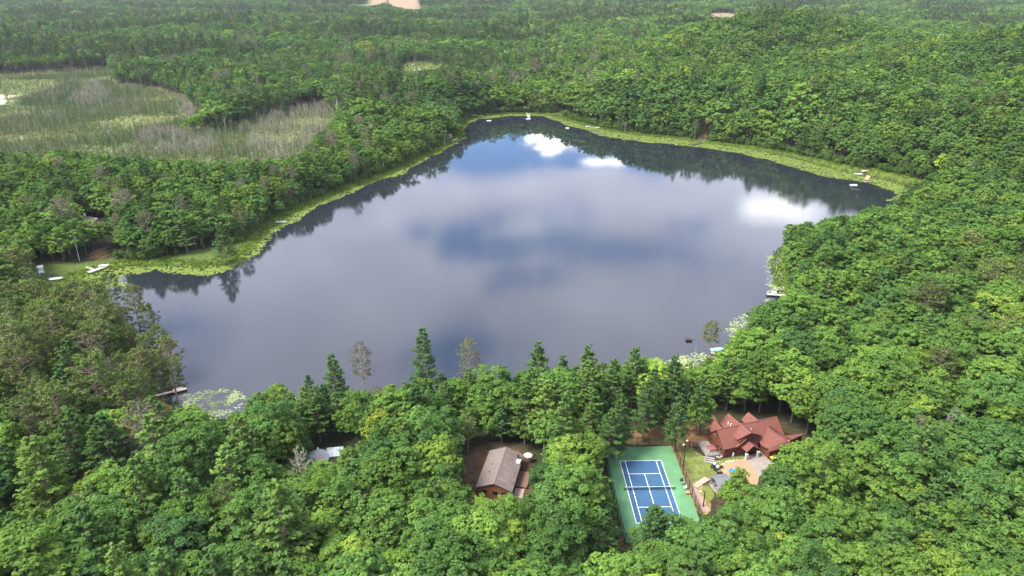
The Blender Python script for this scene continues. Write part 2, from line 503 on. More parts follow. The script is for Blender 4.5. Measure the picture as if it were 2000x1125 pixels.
def m_pine(rng, H=20.0, Lm=4.0, start=0.22, dz=0.95, per=6, tufts=26, ts=0.62, top_pow=0.75, droop=0.05, miss=0.08, fan=0.55, trunk_r=0.2, round_=0.0, bare=False):
    """white pine: whorls of flat, fanned sprays"""
    P, Nn, A, S, V = [], [], [], [], []
    tb = MB(); tb.tube([(0, 0, -0.6), (rng.normal(0, .08), rng.normal(0, .08), H * .5), (0, 0, H * 0.985)], [trunk_r, trunk_r * .65, 0.03], 6)
    z = H * start; k0 = rng.uniform(0, 6.28)
    while z < H * 0.985:
        t = (z - H * start) / (H * (1 - start))
        Lz = Lm * ((1 - t) ** top_pow) * (1 - round_ * (1 - t) ** 3 * 0.5) + 0.25
        n = max(3, int(round(per * (1 - 0.35 * t))))
        k0 += 0.9
        for j in range(n):
            if rng.uniform() < miss: continue
            an = k0 + 6.283 * j / n + rng.normal(0, 0.22)
            Lb = Lz * rng.uniform(0.62, 1.12); up = 0.10 + 0.45 * t + rng.normal(0, 0.08) - droop
            dirv = np.array([math.cos(an), math.sin(an), 0]); side = np.array([-math.sin(an), math.cos(an), 0])
            m = max(5, int(tufts * (0.35 + 0.65 * Lb / Lm)))
            s = rng.uniform(0.22, 1.0, m) ** 0.7
            lat = rng.uniform(-1, 1, m) * fan * Lb * (0.15 + 0.55 * s) * (1.15 - 0.55 * s)
            zz = z + up * Lb * s + 0.10 * Lb * s ** 2 + rng.normal(0, 0.13, m)
            pos = dirv * (s * Lb)[:, None] + side * lat[:, None]; pos[:, 2] = zz
            P.append(pos); Nn.append(unit(np.array([0, 0, 1.0]) + 0.35 * rng.normal(size=(m, 3)) + dirv * 0.15))
            A.append(dirv + side * (lat / (Lb + .1) * 1.6)[:, None] + np.array([0, 0, 0.45]) + 0.3 * rng.normal(size=(m, 3)))
            V.append(np.clip(rng.uniform() * 0.4 + 0.6 * rng.uniform(size=m), 0, 1))
            if Lb > 1.4:
                tb.tube([(0, 0, z), tuple(dirv * Lb * 0.8 + (0, 0, z + up * Lb * .8))], [0.055, 0.02], 4, False)
        z += dz * rng.uniform(0.8, 1.2) * (1 - 0.35 * t)
    P = np.concatenate(P); Nn = np.concatenate(Nn); A = np.concatenate(A); V = np.concatenate(V)
    v, f = leaf_quads(P, Nn, ts, rng, 0.62, A, 0.2)
    return v, f, V, tb


def m_red(rng, H=21.0, Rc=3.6, base=0.50, nb=46, tuft=30, ts=0.40, dry=0.0, trunk_r=0.2, tr=(.25, .68)):
    """red pine: bare lower trunk, rounded open crown of needle tufts at the ends of bare limbs"""
    P, Nn, V = [], [], []
    tb = MB(); tb.tube([(0, 0, -0.6), (rng.normal(0, .15), rng.normal(0, .15), H * .55), (0, 0, H * 0.97)], [trunk_r, trunk_r * .72, 0.05], 6)
    for j in range(nb):
        t = (j + rng.uniform()) / nb
        z = H * (base + (0.97 - base) * t)
        prof = math.sqrt(max(.05, 1 - ((t - .36) / .66) ** 2))
        Lb = Rc * max(0.25, prof) * rng.uniform(0.7, 1.12)
        an = j * 2.4 + rng.normal(0, .3); up = 0.12 + 0.5 * t + rng.normal(0, .1)
        dv = np.array([math.cos(an), math.sin(an), 0])
        mid = dv * Lb * .5 + (0, 0, z + up * Lb * .35); end = dv * Lb + np.array([0, 0, z + up * Lb])
        tb.tube([(0, 0, z), tuple(mid), tuple(end)], [0.07, 0.05, 0.02], 4, False)
        nt_ = rng.integers(4, 7)
        side = np.array([-dv[1], dv[0], 0])
        for k in range(nt_):
            s = rng.uniform(0.5, 1.05)
            c = dv * Lb * s + side * rng.normal(0, 0.24 * Lb) + np.array([0, 0, z + up * Lb * s + rng.normal(0.12, .22)])
            tb.tube([tuple(dv * Lb * s * .7 + (0, 0, z + up * Lb * s * .6)), tuple(c)], [0.03, 0.015], 3, False)
            if rng.uniform() < dry: continue
            m = max(4, int(tuft * rng.uniform(.3, .5)))
            d = sphere_dirs(rng, m); d[:, 2] = np.abs(d[:, 2]) * 0.9 - 0.15
            P.append(c + d * rng.uniform(*tr, (m, 1))); Nn.append(unit(d + 0.5 * rng.normal(size=(m, 3)) + (0, 0, .4)))
            V.append(np.clip(rng.uniform() * .45 + .55 * rng.uniform(size=m), 0, 1))
    for j in range(10):    # dead stubs below the crown
        z = H * rng.uniform(base - 0.2, base); an = rng.uniform(0, 6.28); Lb = Rc * rng.uniform(.3, .7)
        tb.tube([(0, 0, z), (math.cos(an) * Lb, math.sin(an) * Lb, z + rng.normal(0, .3))], [0.045, 0.015], 4, False)
    P = np.concatenate(P); Nn = np.concatenate(Nn); V = np.concatenate(V)
    v, f = leaf_quads(P, Nn, ts, rng, 0.6)
    return v, f, V, tb


def m_bare(rng, H=15.0, Rc=3.2, base=0.3, nb=34, twigs=16, fork=False, tw=0.07, trunk_r=0.16):
    """dead tree: trunk, limbs and a haze of thin twigs"""
    tb = MB(); quads = []
    stems = [((0, 0, 0), (0, 0, H))]
    if fork:
        stems = [((0, 0, H * .22), (rng.normal(0, 1.6), rng.normal(0, 1.6), H * rng.uniform(.75, 1))) for _ in range(4)]
        tb.tube([(0, 0, -0.6), (0, 0, H * .24)], [trunk_r, trunk_r * .9], 6)
    for s0, s1 in stems:
        s0 = np.array(s0, float); s1 = np.array(s1, float)
        q = s0 + (s1 - s0) * .5 + rng.normal(0, .12, 3)
        st = s0 + (0, 0, -0.6 if not fork else 0)
        tb.tube([st, q, s1], [trunk_r * (.6 if fork else 1), trunk_r * .5, 0.02], 5)
        for j in range(nb // len(stems)):
            t = base + (0.97 - base) * (j + rng.uniform()) / (nb // len(stems))
            o = s0 + (s1 - s0) * t
            Lb = Rc * (0.35 + 0.75 * math.sin(min(1, (1 - t) * 1.35) * 1.5)) * rng.uniform(.6, 1.1) * (.6 if fork else 1)
            an = j * 2.4 + rng.normal(0, .4); up = 0.25 + rng.normal(0, .2) + (.5 if fork else 0)
            dv = np.array([math.cos(an), math.sin(an), up])
            e = o + dv * Lb
            tb.tube([o, e], [0.05, 0.018], 3, False)
            for k in range(twigs):
                s = rng.uniform(.35, 1.0); p = o + dv * Lb * s
                d = unit(dv + 0.9 * rng.normal(size=3)) * rng.uniform(.3, .9)
                w = unit(np.cross(d, rng.normal(size=3))) * tw * .5
                quads.append((p - w, p + w, p + d + w * .4, p + d - w * .4))
    v = np.array(quads).reshape(-1, 3); f = np.arange(len(v)).reshape(-1, 4)
    return v, f, rng.uniform(size=len(f)), tb


def m_spire(rng, H=5.0, w=0.75, n=60, ts=0.42, base=0.05, trunk=0.05):
    t = rng.uniform(0, 1, n) ** 1.25
    z = H * (base + (1 - base) * t); r = w * (1 - t) * rng.uniform(.35, 1.1, n) + .05; an = rng.uniform(0, 6.283, n)
    d = np.stack([np.cos(an), np.sin(an), 0 * an], 1)
    pos = d * r[:, None]; pos[:, 2] = z
    v, f = leaf_quads(pos, unit(d * .6 + (0, 0, .8) + .3 * rng.normal(size=(n, 3))), ts, rng, .6, d + (0, 0, -.15))
    tb = MB(); tb.tube([(0, 0, -.3), (0, 0, H)], [trunk, .012], 4, False)
    return v, f, rng.uniform(size=n), tb


def m_shrub(rng, Rr=1.2, h=1.3, n=110, ts=0.34):
    d = sphere_dirs(rng, n); d[:, 2] = np.abs(d[:, 2])
    k = rng.uniform(.6, 1.05, (n, 1))
    pos = d * (Rr, Rr, h) * k
    v, f = leaf_quads(pos, unit(d + (0, 0, .5) + .5 * rng.normal(size=(n, 3))), ts, rng)
    tb = MB(); tb.tube([(0, 0, -.3), (0, 0, h * .6)], [.05, .02], 4, False)
    return v, f, rng.uniform(size=n), tb


class Model:
    """meshes of one tree model: separate trunk and crown, and a joined one for the far forest"""

    def __init__(self, name, parts, leafm, barkm, H, Rc):
        v, f, fa, tb = parts
        self.H, self.R = H, Rc
        tv, tf = tubes_np(tb)
        self.leafm, self.barkm = leafm, barkm
        self.crown = np_mesh(name + '_crown', v, f, [leafm], fa)
        self.trunk = np_mesh(name + '_trunk', tv, tf, [barkm])
        V = np.concatenate([v, tv]); Fc = np.concatenate([f, tf + len(v)])
        self.join = np_mesh(name + '_whole', V, Fc, [leafm, barkm], np.concatenate([fa, np.full(len(tf), .5)]), np.concatenate([np.zeros(len(f)), np.ones(len(tf))]))


def models(tagname, fn, k, leafm, barkm, H, Rc, seed, **kw):
    out = []
    for i in range(k):
        rng = np.random.default_rng(seed + i)
        hh = H * rng.uniform(.94, 1.06); rr = Rc * rng.uniform(.9, 1.1)
        out.append(Model(tagname, fn(rng, hh, rr, **kw), leafm, barkm, H, Rc))
    return out


# near models (individual trees)
NEAR = {
    'broadleaf': models('broadleaf', m_broad, 4, 'broadleaf', 'bark', 16, 4.3, 100, nl=52, lobe=(.17, .31), sub_r=.62, per_sub=16) + models('broadleaf', m_broad, 3, 'broadleaf', 'bark', 16, 3.5, 150, cone=0.5, base=0.2, nl=44, nq=7500, lobe=(.18, .33), sub_r=.58, per_sub=15)
    + models('broadleaf', m_broad, 3, 'broadleaf', 'bark', 16, 3.9, 170, cone=0.28, base=0.25, nl=30, nq=7000, lobe=(.16, .38), sub_r=.7, per_sub=18, reach=(.4, 1.12)),
    'white_pine': models('white_pine', m_pine, 5, 'pine_needles', 'pine_bark', 20, 4.5, 200, tufts=62, ts=.60, dz=1.05),
    'poplar': models('poplar', m_broad, 2, 'broadleaf', 'bark', 16, 3.6, 150, cone=0.75, base=0.12, nl=34, nq=7500),
    'bushy_pine': models('bushy_pine', m_pine, 3, 'pine_needles', 'pine_bark', 16, 5.0, 230, start=0.08, dz=0.8, per=8, tufts=34, ts=0.66, top_pow=0.62, miss=0.03, fan=.62),
    'red_pine': models('red_pine', m_red, 4, 'red_pine_needles', 'pine_bark', 21, 4.1, 260, nb=46, tuft=46, ts=.42, base=.46),
    'dry_pine': models('dry_pine', m_red, 3, 'dry_needles', 'grey_wood', 19, 3.6, 280, dry=0.18, base=0.35, nb=54, tuft=30, ts=.36),
    'birch': models('birch', m_broad, 3, 'broadleaf', 'birch_bark', 15, 2.6, 300, base=0.42, nl=20, nq=3200, ls=.42, trunk_r=0.15),
    'dead_tree': models('dead_tree', m_bare, 3, 'grey_twigs', 'grey_wood', 14, 2.6, 320),
    'forked_dead': models('forked_dead', m_bare, 1, 'grey_twigs', 'grey_wood', 14, 4.0, 330, fork=True),
    'snag': models('snag', m_bare, 4, 'grey_twigs', 'grey_wood', 9, 1.0, 340, nb=22, twigs=3, base=.18, tw=.06, trunk_r=.11),
}
# lighter models for the mass of the forest, by distance
MID = {
    'broadleaf': models('broadleaf', m_broad, 4, 'broadleaf', 'bark', 16, 4.3, 400, nq=3600, ls=0.58, nl=44, lobe=(.18, .32), per_sub=14, sub_r=.7) + models('broadleaf', m_broad, 4, 'broadleaf', 'bark', 16, 3.6, 480, nq=3000, ls=0.58, nl=32, cone=.5, base=.2, lobe=(.18, .34), per_sub=14, sub_r=.7, reach=(.45, 1.05)),
    'white_pine': models('white_pine', m_pine, 4, 'pine_needles', 'pine_bark', 20, 4.5, 420, tufts=26, ts=.85),
    'red_pine': models('red_pine', m_red, 3, 'red_pine_needles', 'pine_bark', 21, 4.1, 430, tuft=22, ts=.68, nb=44),
    'dry_pine': models('dry_pine', m_red, 2, 'dry_needles', 'grey_wood', 19, 3.6, 440, dry=0.3, base=.35, tuft=12, ts=.5, nb=40),
    'birch': models('birch', m_broad, 2, 'broadleaf', 'birch_bark', 15, 2.6, 450, base=0.42, nl=16, nq=900, ls=.7, trunk_r=0.15),
}
FAR = {
    'broadleaf': models('broadleaf', m_broad, 3, 'broadleaf', 'bark', 16, 4.0, 580, nq=850, ls=1.0, nl=24, cone=.5, base=.2, lobe=(.2, .36), per_sub=8, sub_r=.95, reach=(.45, 1.05)) + models('broadleaf', m_broad, 4, 'broadleaf', 'bark', 16, 4.8, 500, nq=1000, ls=1.0, nl=20, lobe=(.26, .42), per_sub=8, sub_r=1.0),
    'white_pine': models('white_pine', m_pine, 3, 'pine_needles', 'pine_bark', 20, 4.3, 520, tufts=12, ts=1.3, dz=1.4, per=5),
    'red_pine': models('red_pine', m_red, 2, 'red_pine_needles', 'pine_bark', 20, 3.9, 530, tuft=7, ts=.95, nb=24),
    'dry_pine': models('dry_pine', m_red, 2, 'dry_needles', 'grey_wood', 19, 3.6, 540, dry=.2, base=.3, tuft=8, ts=.8, nb=26),
    'birch': models('birch', m_broad, 2, 'broadleaf', 'birch_bark', 15, 3.0, 550, base=0.35, nl=12, nq=300, ls=1.2),
}

# ------------------------------------------------------------------ ground


def axis(lo, hi, d0, a, b, g=1.09):
    """coordinates: step d0 between a and b, growing outside"""
    s = list(np.arange(a, b + 1e-6, d0)); st = d0
    while s[-1] < hi: st = min(st * g, 160); s.append(s[-1] + st)
    st = d0; pre = []
    x = a
    while x > lo: st = min(st * g, 160); x -= st; pre.append(x)
    return np.array(pre[::-1] + s)


GX = axis(-9000, 9000, 2.2, -260, 280); GY = axis(-2500, 14000, 2.4, 110, 720)
gx, gy = np.meshgrid(GX, GY)
SDG = sdist(SHORE, gx, gy)
gz = terrain(gx, gy, SDG)

MEADOW = [(778, 139), (786, 126), (806, 121), (880, 125), (866, 131), (820, 136), (815, 141)]
SANDS = [[(668, 10), (672, 3), (720, 2), (822, 9), (822, 21), (790, 20), (735, 17), (700, 15)], [(1380, 37), (1386, 26), (1412, 24), (1441, 28), (1436, 36), (1410, 39)], [(1470, 23), (1480, 19), (1500, 22), (1490, 26)]]


def terr_poly(px):
    return np.array([on_ground(x, y)[:2] for x, y in px])


MEADOW_G = terr_poly(MEADOW); SAND_G = [terr_poly(p) for p in SANDS]
EDGE_SAND = terr_poly([(-60, 206), (-60, 184), (4, 184), (10, 196), (12, 206)])
CLEAR_EST = ground_poly([(1172, 828), (1250, 818), (1330, 806), (1372, 806), (1420, 818), (1530, 818), (1572, 848), (1545, 885), (1530, 905), (1515, 930), (1495, 1000), (1380, 1040), (1215, 1062), (1188, 960)], GZ)
CLEAR_CABIN = ground_poly([(905, 912), (915, 884), (985, 866), (1038, 888), (1040, 950), (1010, 990), (925, 990), (915, 960)], 3.0)
CLEAR_HUT = ground_poly([(598, 905), (604, 875), (640, 862), (672, 878), (672, 905), (640, 915)], 3.0)
CLEAR_LEFT = ground_poly([(60, 560), (60, 520), (130, 515), (155, 512), (215, 503), (225, 505), (300, 506), (480, 470), (490, 500), (440, 530), (300, 540), (120, 560)], 1.0)
CLEAR_LH = ground_poly([(140, 438), (150, 415), (205, 425), (225, 452), (205, 465), (160, 462)], 5.0)
CLEAR_BANK = ground_poly([(278, 812), (285, 780), (318, 780), (340, 800), (330, 812)], 1.0)
TRACK_FAR = terr_poly([(1356, 280), (1364, 264), (1378, 246), (1387, 230), (1392, 232), (1388, 252), (1378, 268), (1368, 281)])
PATH_LOW = ground_poly([(1056, 1040), (1066, 1040), (1090, 1056), (1112, 1066), (1128, 1092), (1112, 1096), (1098, 1074), (1072, 1060)], GZ)
DRIVE_LOW = ground_poly([(1178, 1135), (1196, 1090), (1204, 1050), (1216, 1040), (1224, 1068), (1226, 1100), (1218, 1135)], GZ)

# ground colour: 1 = forest floor, then bog, mulch, grass, sand as real differences of the ground itself
gcol = np.empty((gx.size, 4), np.float32); gcol[:] = (0.034, 0.036, 0.020, 1)
fx, fy = gx.ravel(), gy.ravel()
nz = wave_noise(fx, fy, 60, 2)
far = fy > 1900
gcol[far, :3] = (0.040, 0.085, 0.026)
b = inside(BOG, fx, fy)
mixb = np.clip(0.35 + 0.5 * wave_noise(fx, fy, 150, 4), 0, 1)[:, None]
gcol[b, :3] = ((1 - mixb) * (0.085, 0.120, 0.040) + mixb * (0.165, 0.160, 0.058))[b]
for p in (MEADOW_G,): gcol[inside(p, fx, fy), :3] = (0.165, 0.205, 0.052)
for p in SAND_G: gcol[inside(p, fx, fy), :3] = (0.24, 0.172, 0.12)
gcol[inside(EDGE_SAND, fx, fy), :3] = (0.62, 0.55, 0.42)
sdv = SDG.ravel()
sh = (sdv > -3) & (sdv < 7 + 2.5 * nz)
gcol[sh, :3] = (0.085, 0.125, 0.022)
gcol[(sdv < -0.5), :3] = (0.030, 0.028, 0.018)
for p, c in ((CLEAR_EST, (0.050, 0.040, 0.024)), (CLEAR_CABIN, (0.085, 0.056, 0.032)), (CLEAR_HUT, (0.07, 0.055, 0.03)), (CLEAR_BANK, (0.22, 0.125, 0.060)), (TRACK_FAR, (0.15, 0.105, 0.062)),
             (PATH_LOW, (0.26, 0.18, 0.12)), (DRIVE_LOW, (0.25, 0.14, 0.075))):
    gcol[inside(p, fx, fy), :3] = c
k = inside(CLEAR_LEFT, fx, fy) & (sdv > 4); gcol[k, :3] = (0.065, 0.098, 0.024)
k = inside(ground_poly([(174, 496), (182, 482), (208, 478), (206, 494), (190, 500)], 3), fx, fy); gcol[k, :3] = (0.18, 0.12, 0.062)

ii = np.arange(gx.size).reshape(gx.shape)
gf = np.stack([ii[:-1, :-1], ii[:-1, 1:], ii[1:, 1:], ii[1:, :-1]], -1).reshape(-1, 4)
gm = bpy.data.materials.new('ground'); gm.use_nodes = True; MATS['ground'] = gm
nt = gm.node_tree; bs = nt.nodes['Principled BSDF']
ga = N(nt, 'ShaderNodeAttribute', attribute_name='zone')
gt = N(nt, 'ShaderNodeTexCoord')
gn = N(nt, 'ShaderNodeTexNoise', inp={'Scale': 0.9, 'Detail': 6.0, 'Roughness': 0.7}); nt.links.new(gt.outputs['Object'], gn.inputs['Vector'])
gr = ramp(nt, gn.outputs[0], [(0.3, (0.5, 0.5, 0.5)), (0.7, (1.5, 1.45, 1.35))])
nt.links.new(mix_col(nt, 1.0, ga.outputs['Color'], gr.outputs[0], 'MULTIPLY'), bs.inputs['Base Color'])
bs.inputs['Roughness'].default_value = 0.95; bs.inputs['Specular IOR Level'].default_value = 0.1
gme = np_mesh('ground', np.stack([gx.ravel(), gy.ravel(), gz.ravel()], 1), gf, ['ground'])
ca_ = gme.color_attributes.new('zone', 'FLOAT_COLOR', 'POINT'); ca_.data.foreach_set('color', gcol.ravel())
ground = bpy.data.objects.new('ground', gme); COL.objects.link(ground)
tag(ground, 'forest floor, shores, bog and clearings rolling to the horizon', 'ground', kind='structure')
gme.polygons.foreach_set('use_smooth', [True] * len(gme.polygons))

# ------------------------------------------------------------------ lake


def make_water():
    m = bpy.data.materials.new('lake_water'); m.use_nodes = True; MATS['lake_water'] = m
    nt = m.node_tree; b = nt.nodes['Principled BSDF']; L = nt.links.new
    b.inputs['Base Color'].default_value = (0.013, 0.017, 0.022, 1)
    b.inputs['IOR'].default_value = 1.62
    b.inputs['Specular IOR Level'].default_value = 0.5
    tc = N(nt, 'ShaderNodeTexCoord')
    # wind: the near basin is ruffled, the far end lies calm
    sep = N(nt, 'ShaderNodeSeparateXYZ'); L(tc.outputs['Object'], sep.inputs[0])
    big = N(nt, 'ShaderNodeTexNoise', inp={'Scale': 0.012, 'Detail': 3.0}); L(tc.outputs['Object'], big.inputs['Vector'])
    yy = math_node(nt, 'ADD', sep.outputs[1], math_node(nt, 'MULTIPLY', math_node(nt, 'SUBTRACT', big.outputs[0], 0.5), 160.0))
    mr = N(nt, 'ShaderNodeMapRange', interpolation_type='SMOOTHSTEP'); L(yy, mr.inputs[0])
    mr.inputs[1].default_value = 560; mr.inputs[2].default_value = 400
    n1 = N(nt, 'ShaderNodeTexNoise', inp={'Scale': 1.5, 'Detail': 3.0, 'Roughness': 0.7})
    mp = N(nt, 'ShaderNodeMapping'); mp.inputs['Scale'].default_value = (1.0, 1.7, 1.0); L(tc.outputs['Object'], mp.inputs[0]); L(mp.outputs[0], n1.inputs['Vector'])
    lane = N(nt, 'ShaderNodeTexNoise', inp={'Scale': 0.03, 'Detail': 4.0}); mp2 = N(nt, 'ShaderNodeMapping'); mp2.inputs['Scale'].default_value = (.5, 1.6, 1); mp2.inputs['Rotation'].default_value = (0, 0, .4); L(tc.outputs['Object'], mp2.inputs[0]); L(mp2.outputs[0], lane.inputs['Vector'])
    bp = N(nt, 'ShaderNodeBump', inp={'Distance': 0.5}); L(n1.outputs[0], bp.inputs['Height'])
    L(math_node(nt, 'ADD', math_node(nt, 'MULTIPLY', mr.outputs[0], math_node(nt, 'ADD', math_node(nt, 'MULTIPLY', lane.outputs[0], 0.016), 0.004)), 0.002), bp.inputs['Strength'])
    L(bp.outputs[0], b.inputs['Normal'])
    L(math_node(nt, 'ADD', math_node(nt, 'MULTIPLY', mr.outputs[0], 0.022), 0.028), b.inputs['Roughness'])
    c = SHORE.mean(0)
    P = []
    for i in range(len(SHORE)):
        t = SHORE[(i + 1) % len(SHORE)] - SHORE[i - 1]; n = np.array([t[1], -t[0]]) / (np.linalg.norm(t) + 1e-9)
        q = SHORE[i] + n * 2.5
        if inside(SHORE, [q[0]], [q[1]])[0]: q = SHORE[i] - n * 2.5
        P.append((q[0], q[1], 0.0))
    o = MB().poly(P).build('lake_water', 'lake_water')
    if o.data.polygons[0].normal.z < 0: o.data.flip_normals()
    tag(o, 'calm dark lake reflecting broken cloud', 'lake', kind='structure')


make_water()

# ------------------------------------------------------------------ forest: where each tree stands
WATER_V = np.array(WATER_PX, float)
MUST = [  # what the photograph shows between the crowns: no crown may stand in front of it
    WATER_PX,
    [(1184, 874), (1311, 872), (1358, 1000), (1338, 1006), (1322, 990), (1270, 988), (1238, 1018), (1222, 1032), (1214, 1030), (1206, 965), (1192, 905)],
    [(1198, 846), (1330, 826), (1376, 812), (1400, 800), (1530, 800), (1575, 848), (1545, 868), (1508, 884), (1510, 905), (1492, 928), (1478, 944), (1462, 935), (1450, 916), (1436, 926), (1424, 945), (1404, 958), (1384, 972), (1360, 998), (1311, 872)],
    [(926, 945), (945, 880), (990, 868), (1036, 886), (1030, 945), (1006, 962), (984, 955), (962, 975), (937, 968)],
    [(905, 885), (940, 880), (936, 912), (912, 912)],
    [(605, 894), (612, 880), (620, 864), (640, 873), (666, 880), (664, 890), (640, 890), (625, 900), (612, 898)],
    [(300, 756), (366, 750), (366, 775), (318, 782), (300, 778)], [(286, 786), (322, 784), (318, 804), (288, 802)],
    [(360, 770), (480, 764), (462, 788), (440, 812), (400, 812), (362, 796)],
    [(158, 510), (220, 508), (300, 500), (480, 482), (505, 470), (505, 500), (440, 538), (255, 541), (238, 536), (158, 536)],
    [(72, 522), (126, 524), (126, 550), (72, 546)],
    [(156, 414), (184, 412), (206, 432), (202, 438), (172, 428)], [(172, 494), (182, 476), (210, 468), (208, 494), (185, 500)],
    [(1358, 276), (1378, 250), (1388, 236), (1382, 256), (1368, 278)],
    [(1496, 566), (1530, 566), (1530, 580), (1496, 583)], [(1500, 508), (1520, 515), (1528, 566), (1500, 568)], [(1418, 640), (1448, 616), (1452, 628), (1428, 652)],
    [(1336, 656), (1360, 656), (1360, 712), (1336, 712)], [(1384, 674), (1416, 676), (1414, 692), (1386, 694)], [(1310, 694), (1370, 690), (1366, 712), (1314, 704)],
    [(1066, 1044), (1112, 1066), (1118, 1086), (1100, 1075)], [(1186, 1120), (1204, 1080), (1212, 1050), (1220, 1070), (1222, 1120)],
    [(0, 152), (120, 146), (215, 140), (215, 170), (330, 190), (385, 215), (350, 240), (345, 270), (420, 275), (500, 240), (560, 224), (640, 207), (648, 240), (610, 268), (575, 305), (400, 312), (320, 305), (120, 288), (0, 298)],
    MEADOW, [(672, 6), (720, 4), (742, 9), (700, 11)], [(762, 10), (820, 11), (822, 17), (790, 16)], [(1386, 32), (1390, 27), (1436, 29), (1430, 33)], [(0, 186), (9, 188), (10, 204), (0, 204)],
    [(1545, 870), (1560, 860), (1575, 850), (1530, 880), (1512, 884)], [(878, 262), (893, 262), (893, 276), (878, 276)], [(1680, 332), (1706, 322), (1710, 330), (1694, 356), (1678, 352)],
    [(1085, 214), (1098, 210), (1096, 226), (1086, 226)], [(536, 428), (562, 428), (562, 440), (536, 440)],
]
MUST = [np.array(p, float) for p in MUST]
FRONT = [(np.array(p_, float), un(a_, b_, GZ)[1] - .5) for p_, a_, b_ in (   # single trees the photograph shows free in front
    ([(1226, 1000), (1338, 1000), (1345, 1052), (1222, 1058)], 1282, 1090), ([(10, 862), (110, 862), (125, 975), (15, 985)], 60, 1000), ([(562, 872), (606, 872), (606, 925), (562, 930)], 586, 950),
    ([(1418, 925), (1474, 925), (1482, 962), (1410, 968)], 1447, 985))]
CLEARS = [CLEAR_LH, CLEAR_EST, CLEAR_CABIN, CLEAR_HUT, CLEAR_LEFT, CLEAR_BANK, TRACK_FAR, PATH_LOW, DRIVE_LOW, MEADOW_G, EDGE_SAND, *SAND_G]

T = dict(kind=[], x=[], y=[], z=[], s=[], w=[], tint=[], lum=[], hand=[])
NOM = {k: (v[0].H, v[0].R) for k, v in NEAR.items()}


def blocked(x, y, z, H, Rc, masks=MUST):
    """does a crown of height H and radius Rc at (x, y) stand in front of something the photograph shows?"""
    bad = np.zeros(x.shape, bool)
    for fz, fr in ((1.0, 0), (.42, .55), (.42, -.55), (.6, .5), (.6, -.5), (0.86, .55), (0.86, -.55), (0.68, .85), (0.68, -.85), (0.5, .9), (0.5, -.9), (.35, 0), (.75, 0)):
        u, v, d = pj(x + fr * Rc, y, z + fz * H)
        u2, v2, _ = pj(x + fr * Rc, y - Rc * .6, z + fz * H * .9)
        for m in masks:
            bad |= inside(m, u, v) | inside(m, u2, v2)
    return bad


def place_hand(kind, px, py, H, w=1.0, tint=.5, lum=1.0, gz0=None):
    """tree whose tip shows at pixel (px, py)"""
    p = un(px, py, 3 + H)
    for _ in range(10):
        g = tz(p[0], p[1]) if gz0 is None else gz0
        p = un(px, py, g + H)
    g = tz(p[0], p[1])
    for k, v in zip(('kind', 'x', 'y', 'z', 's', 'w', 'tint', 'lum', 'hand'), (kind, p[0], p[1], max(g, 0.0), H / NOM[kind][0], H / NOM[kind][0] * w, tint, lum, True)):
        T[k].append(v)


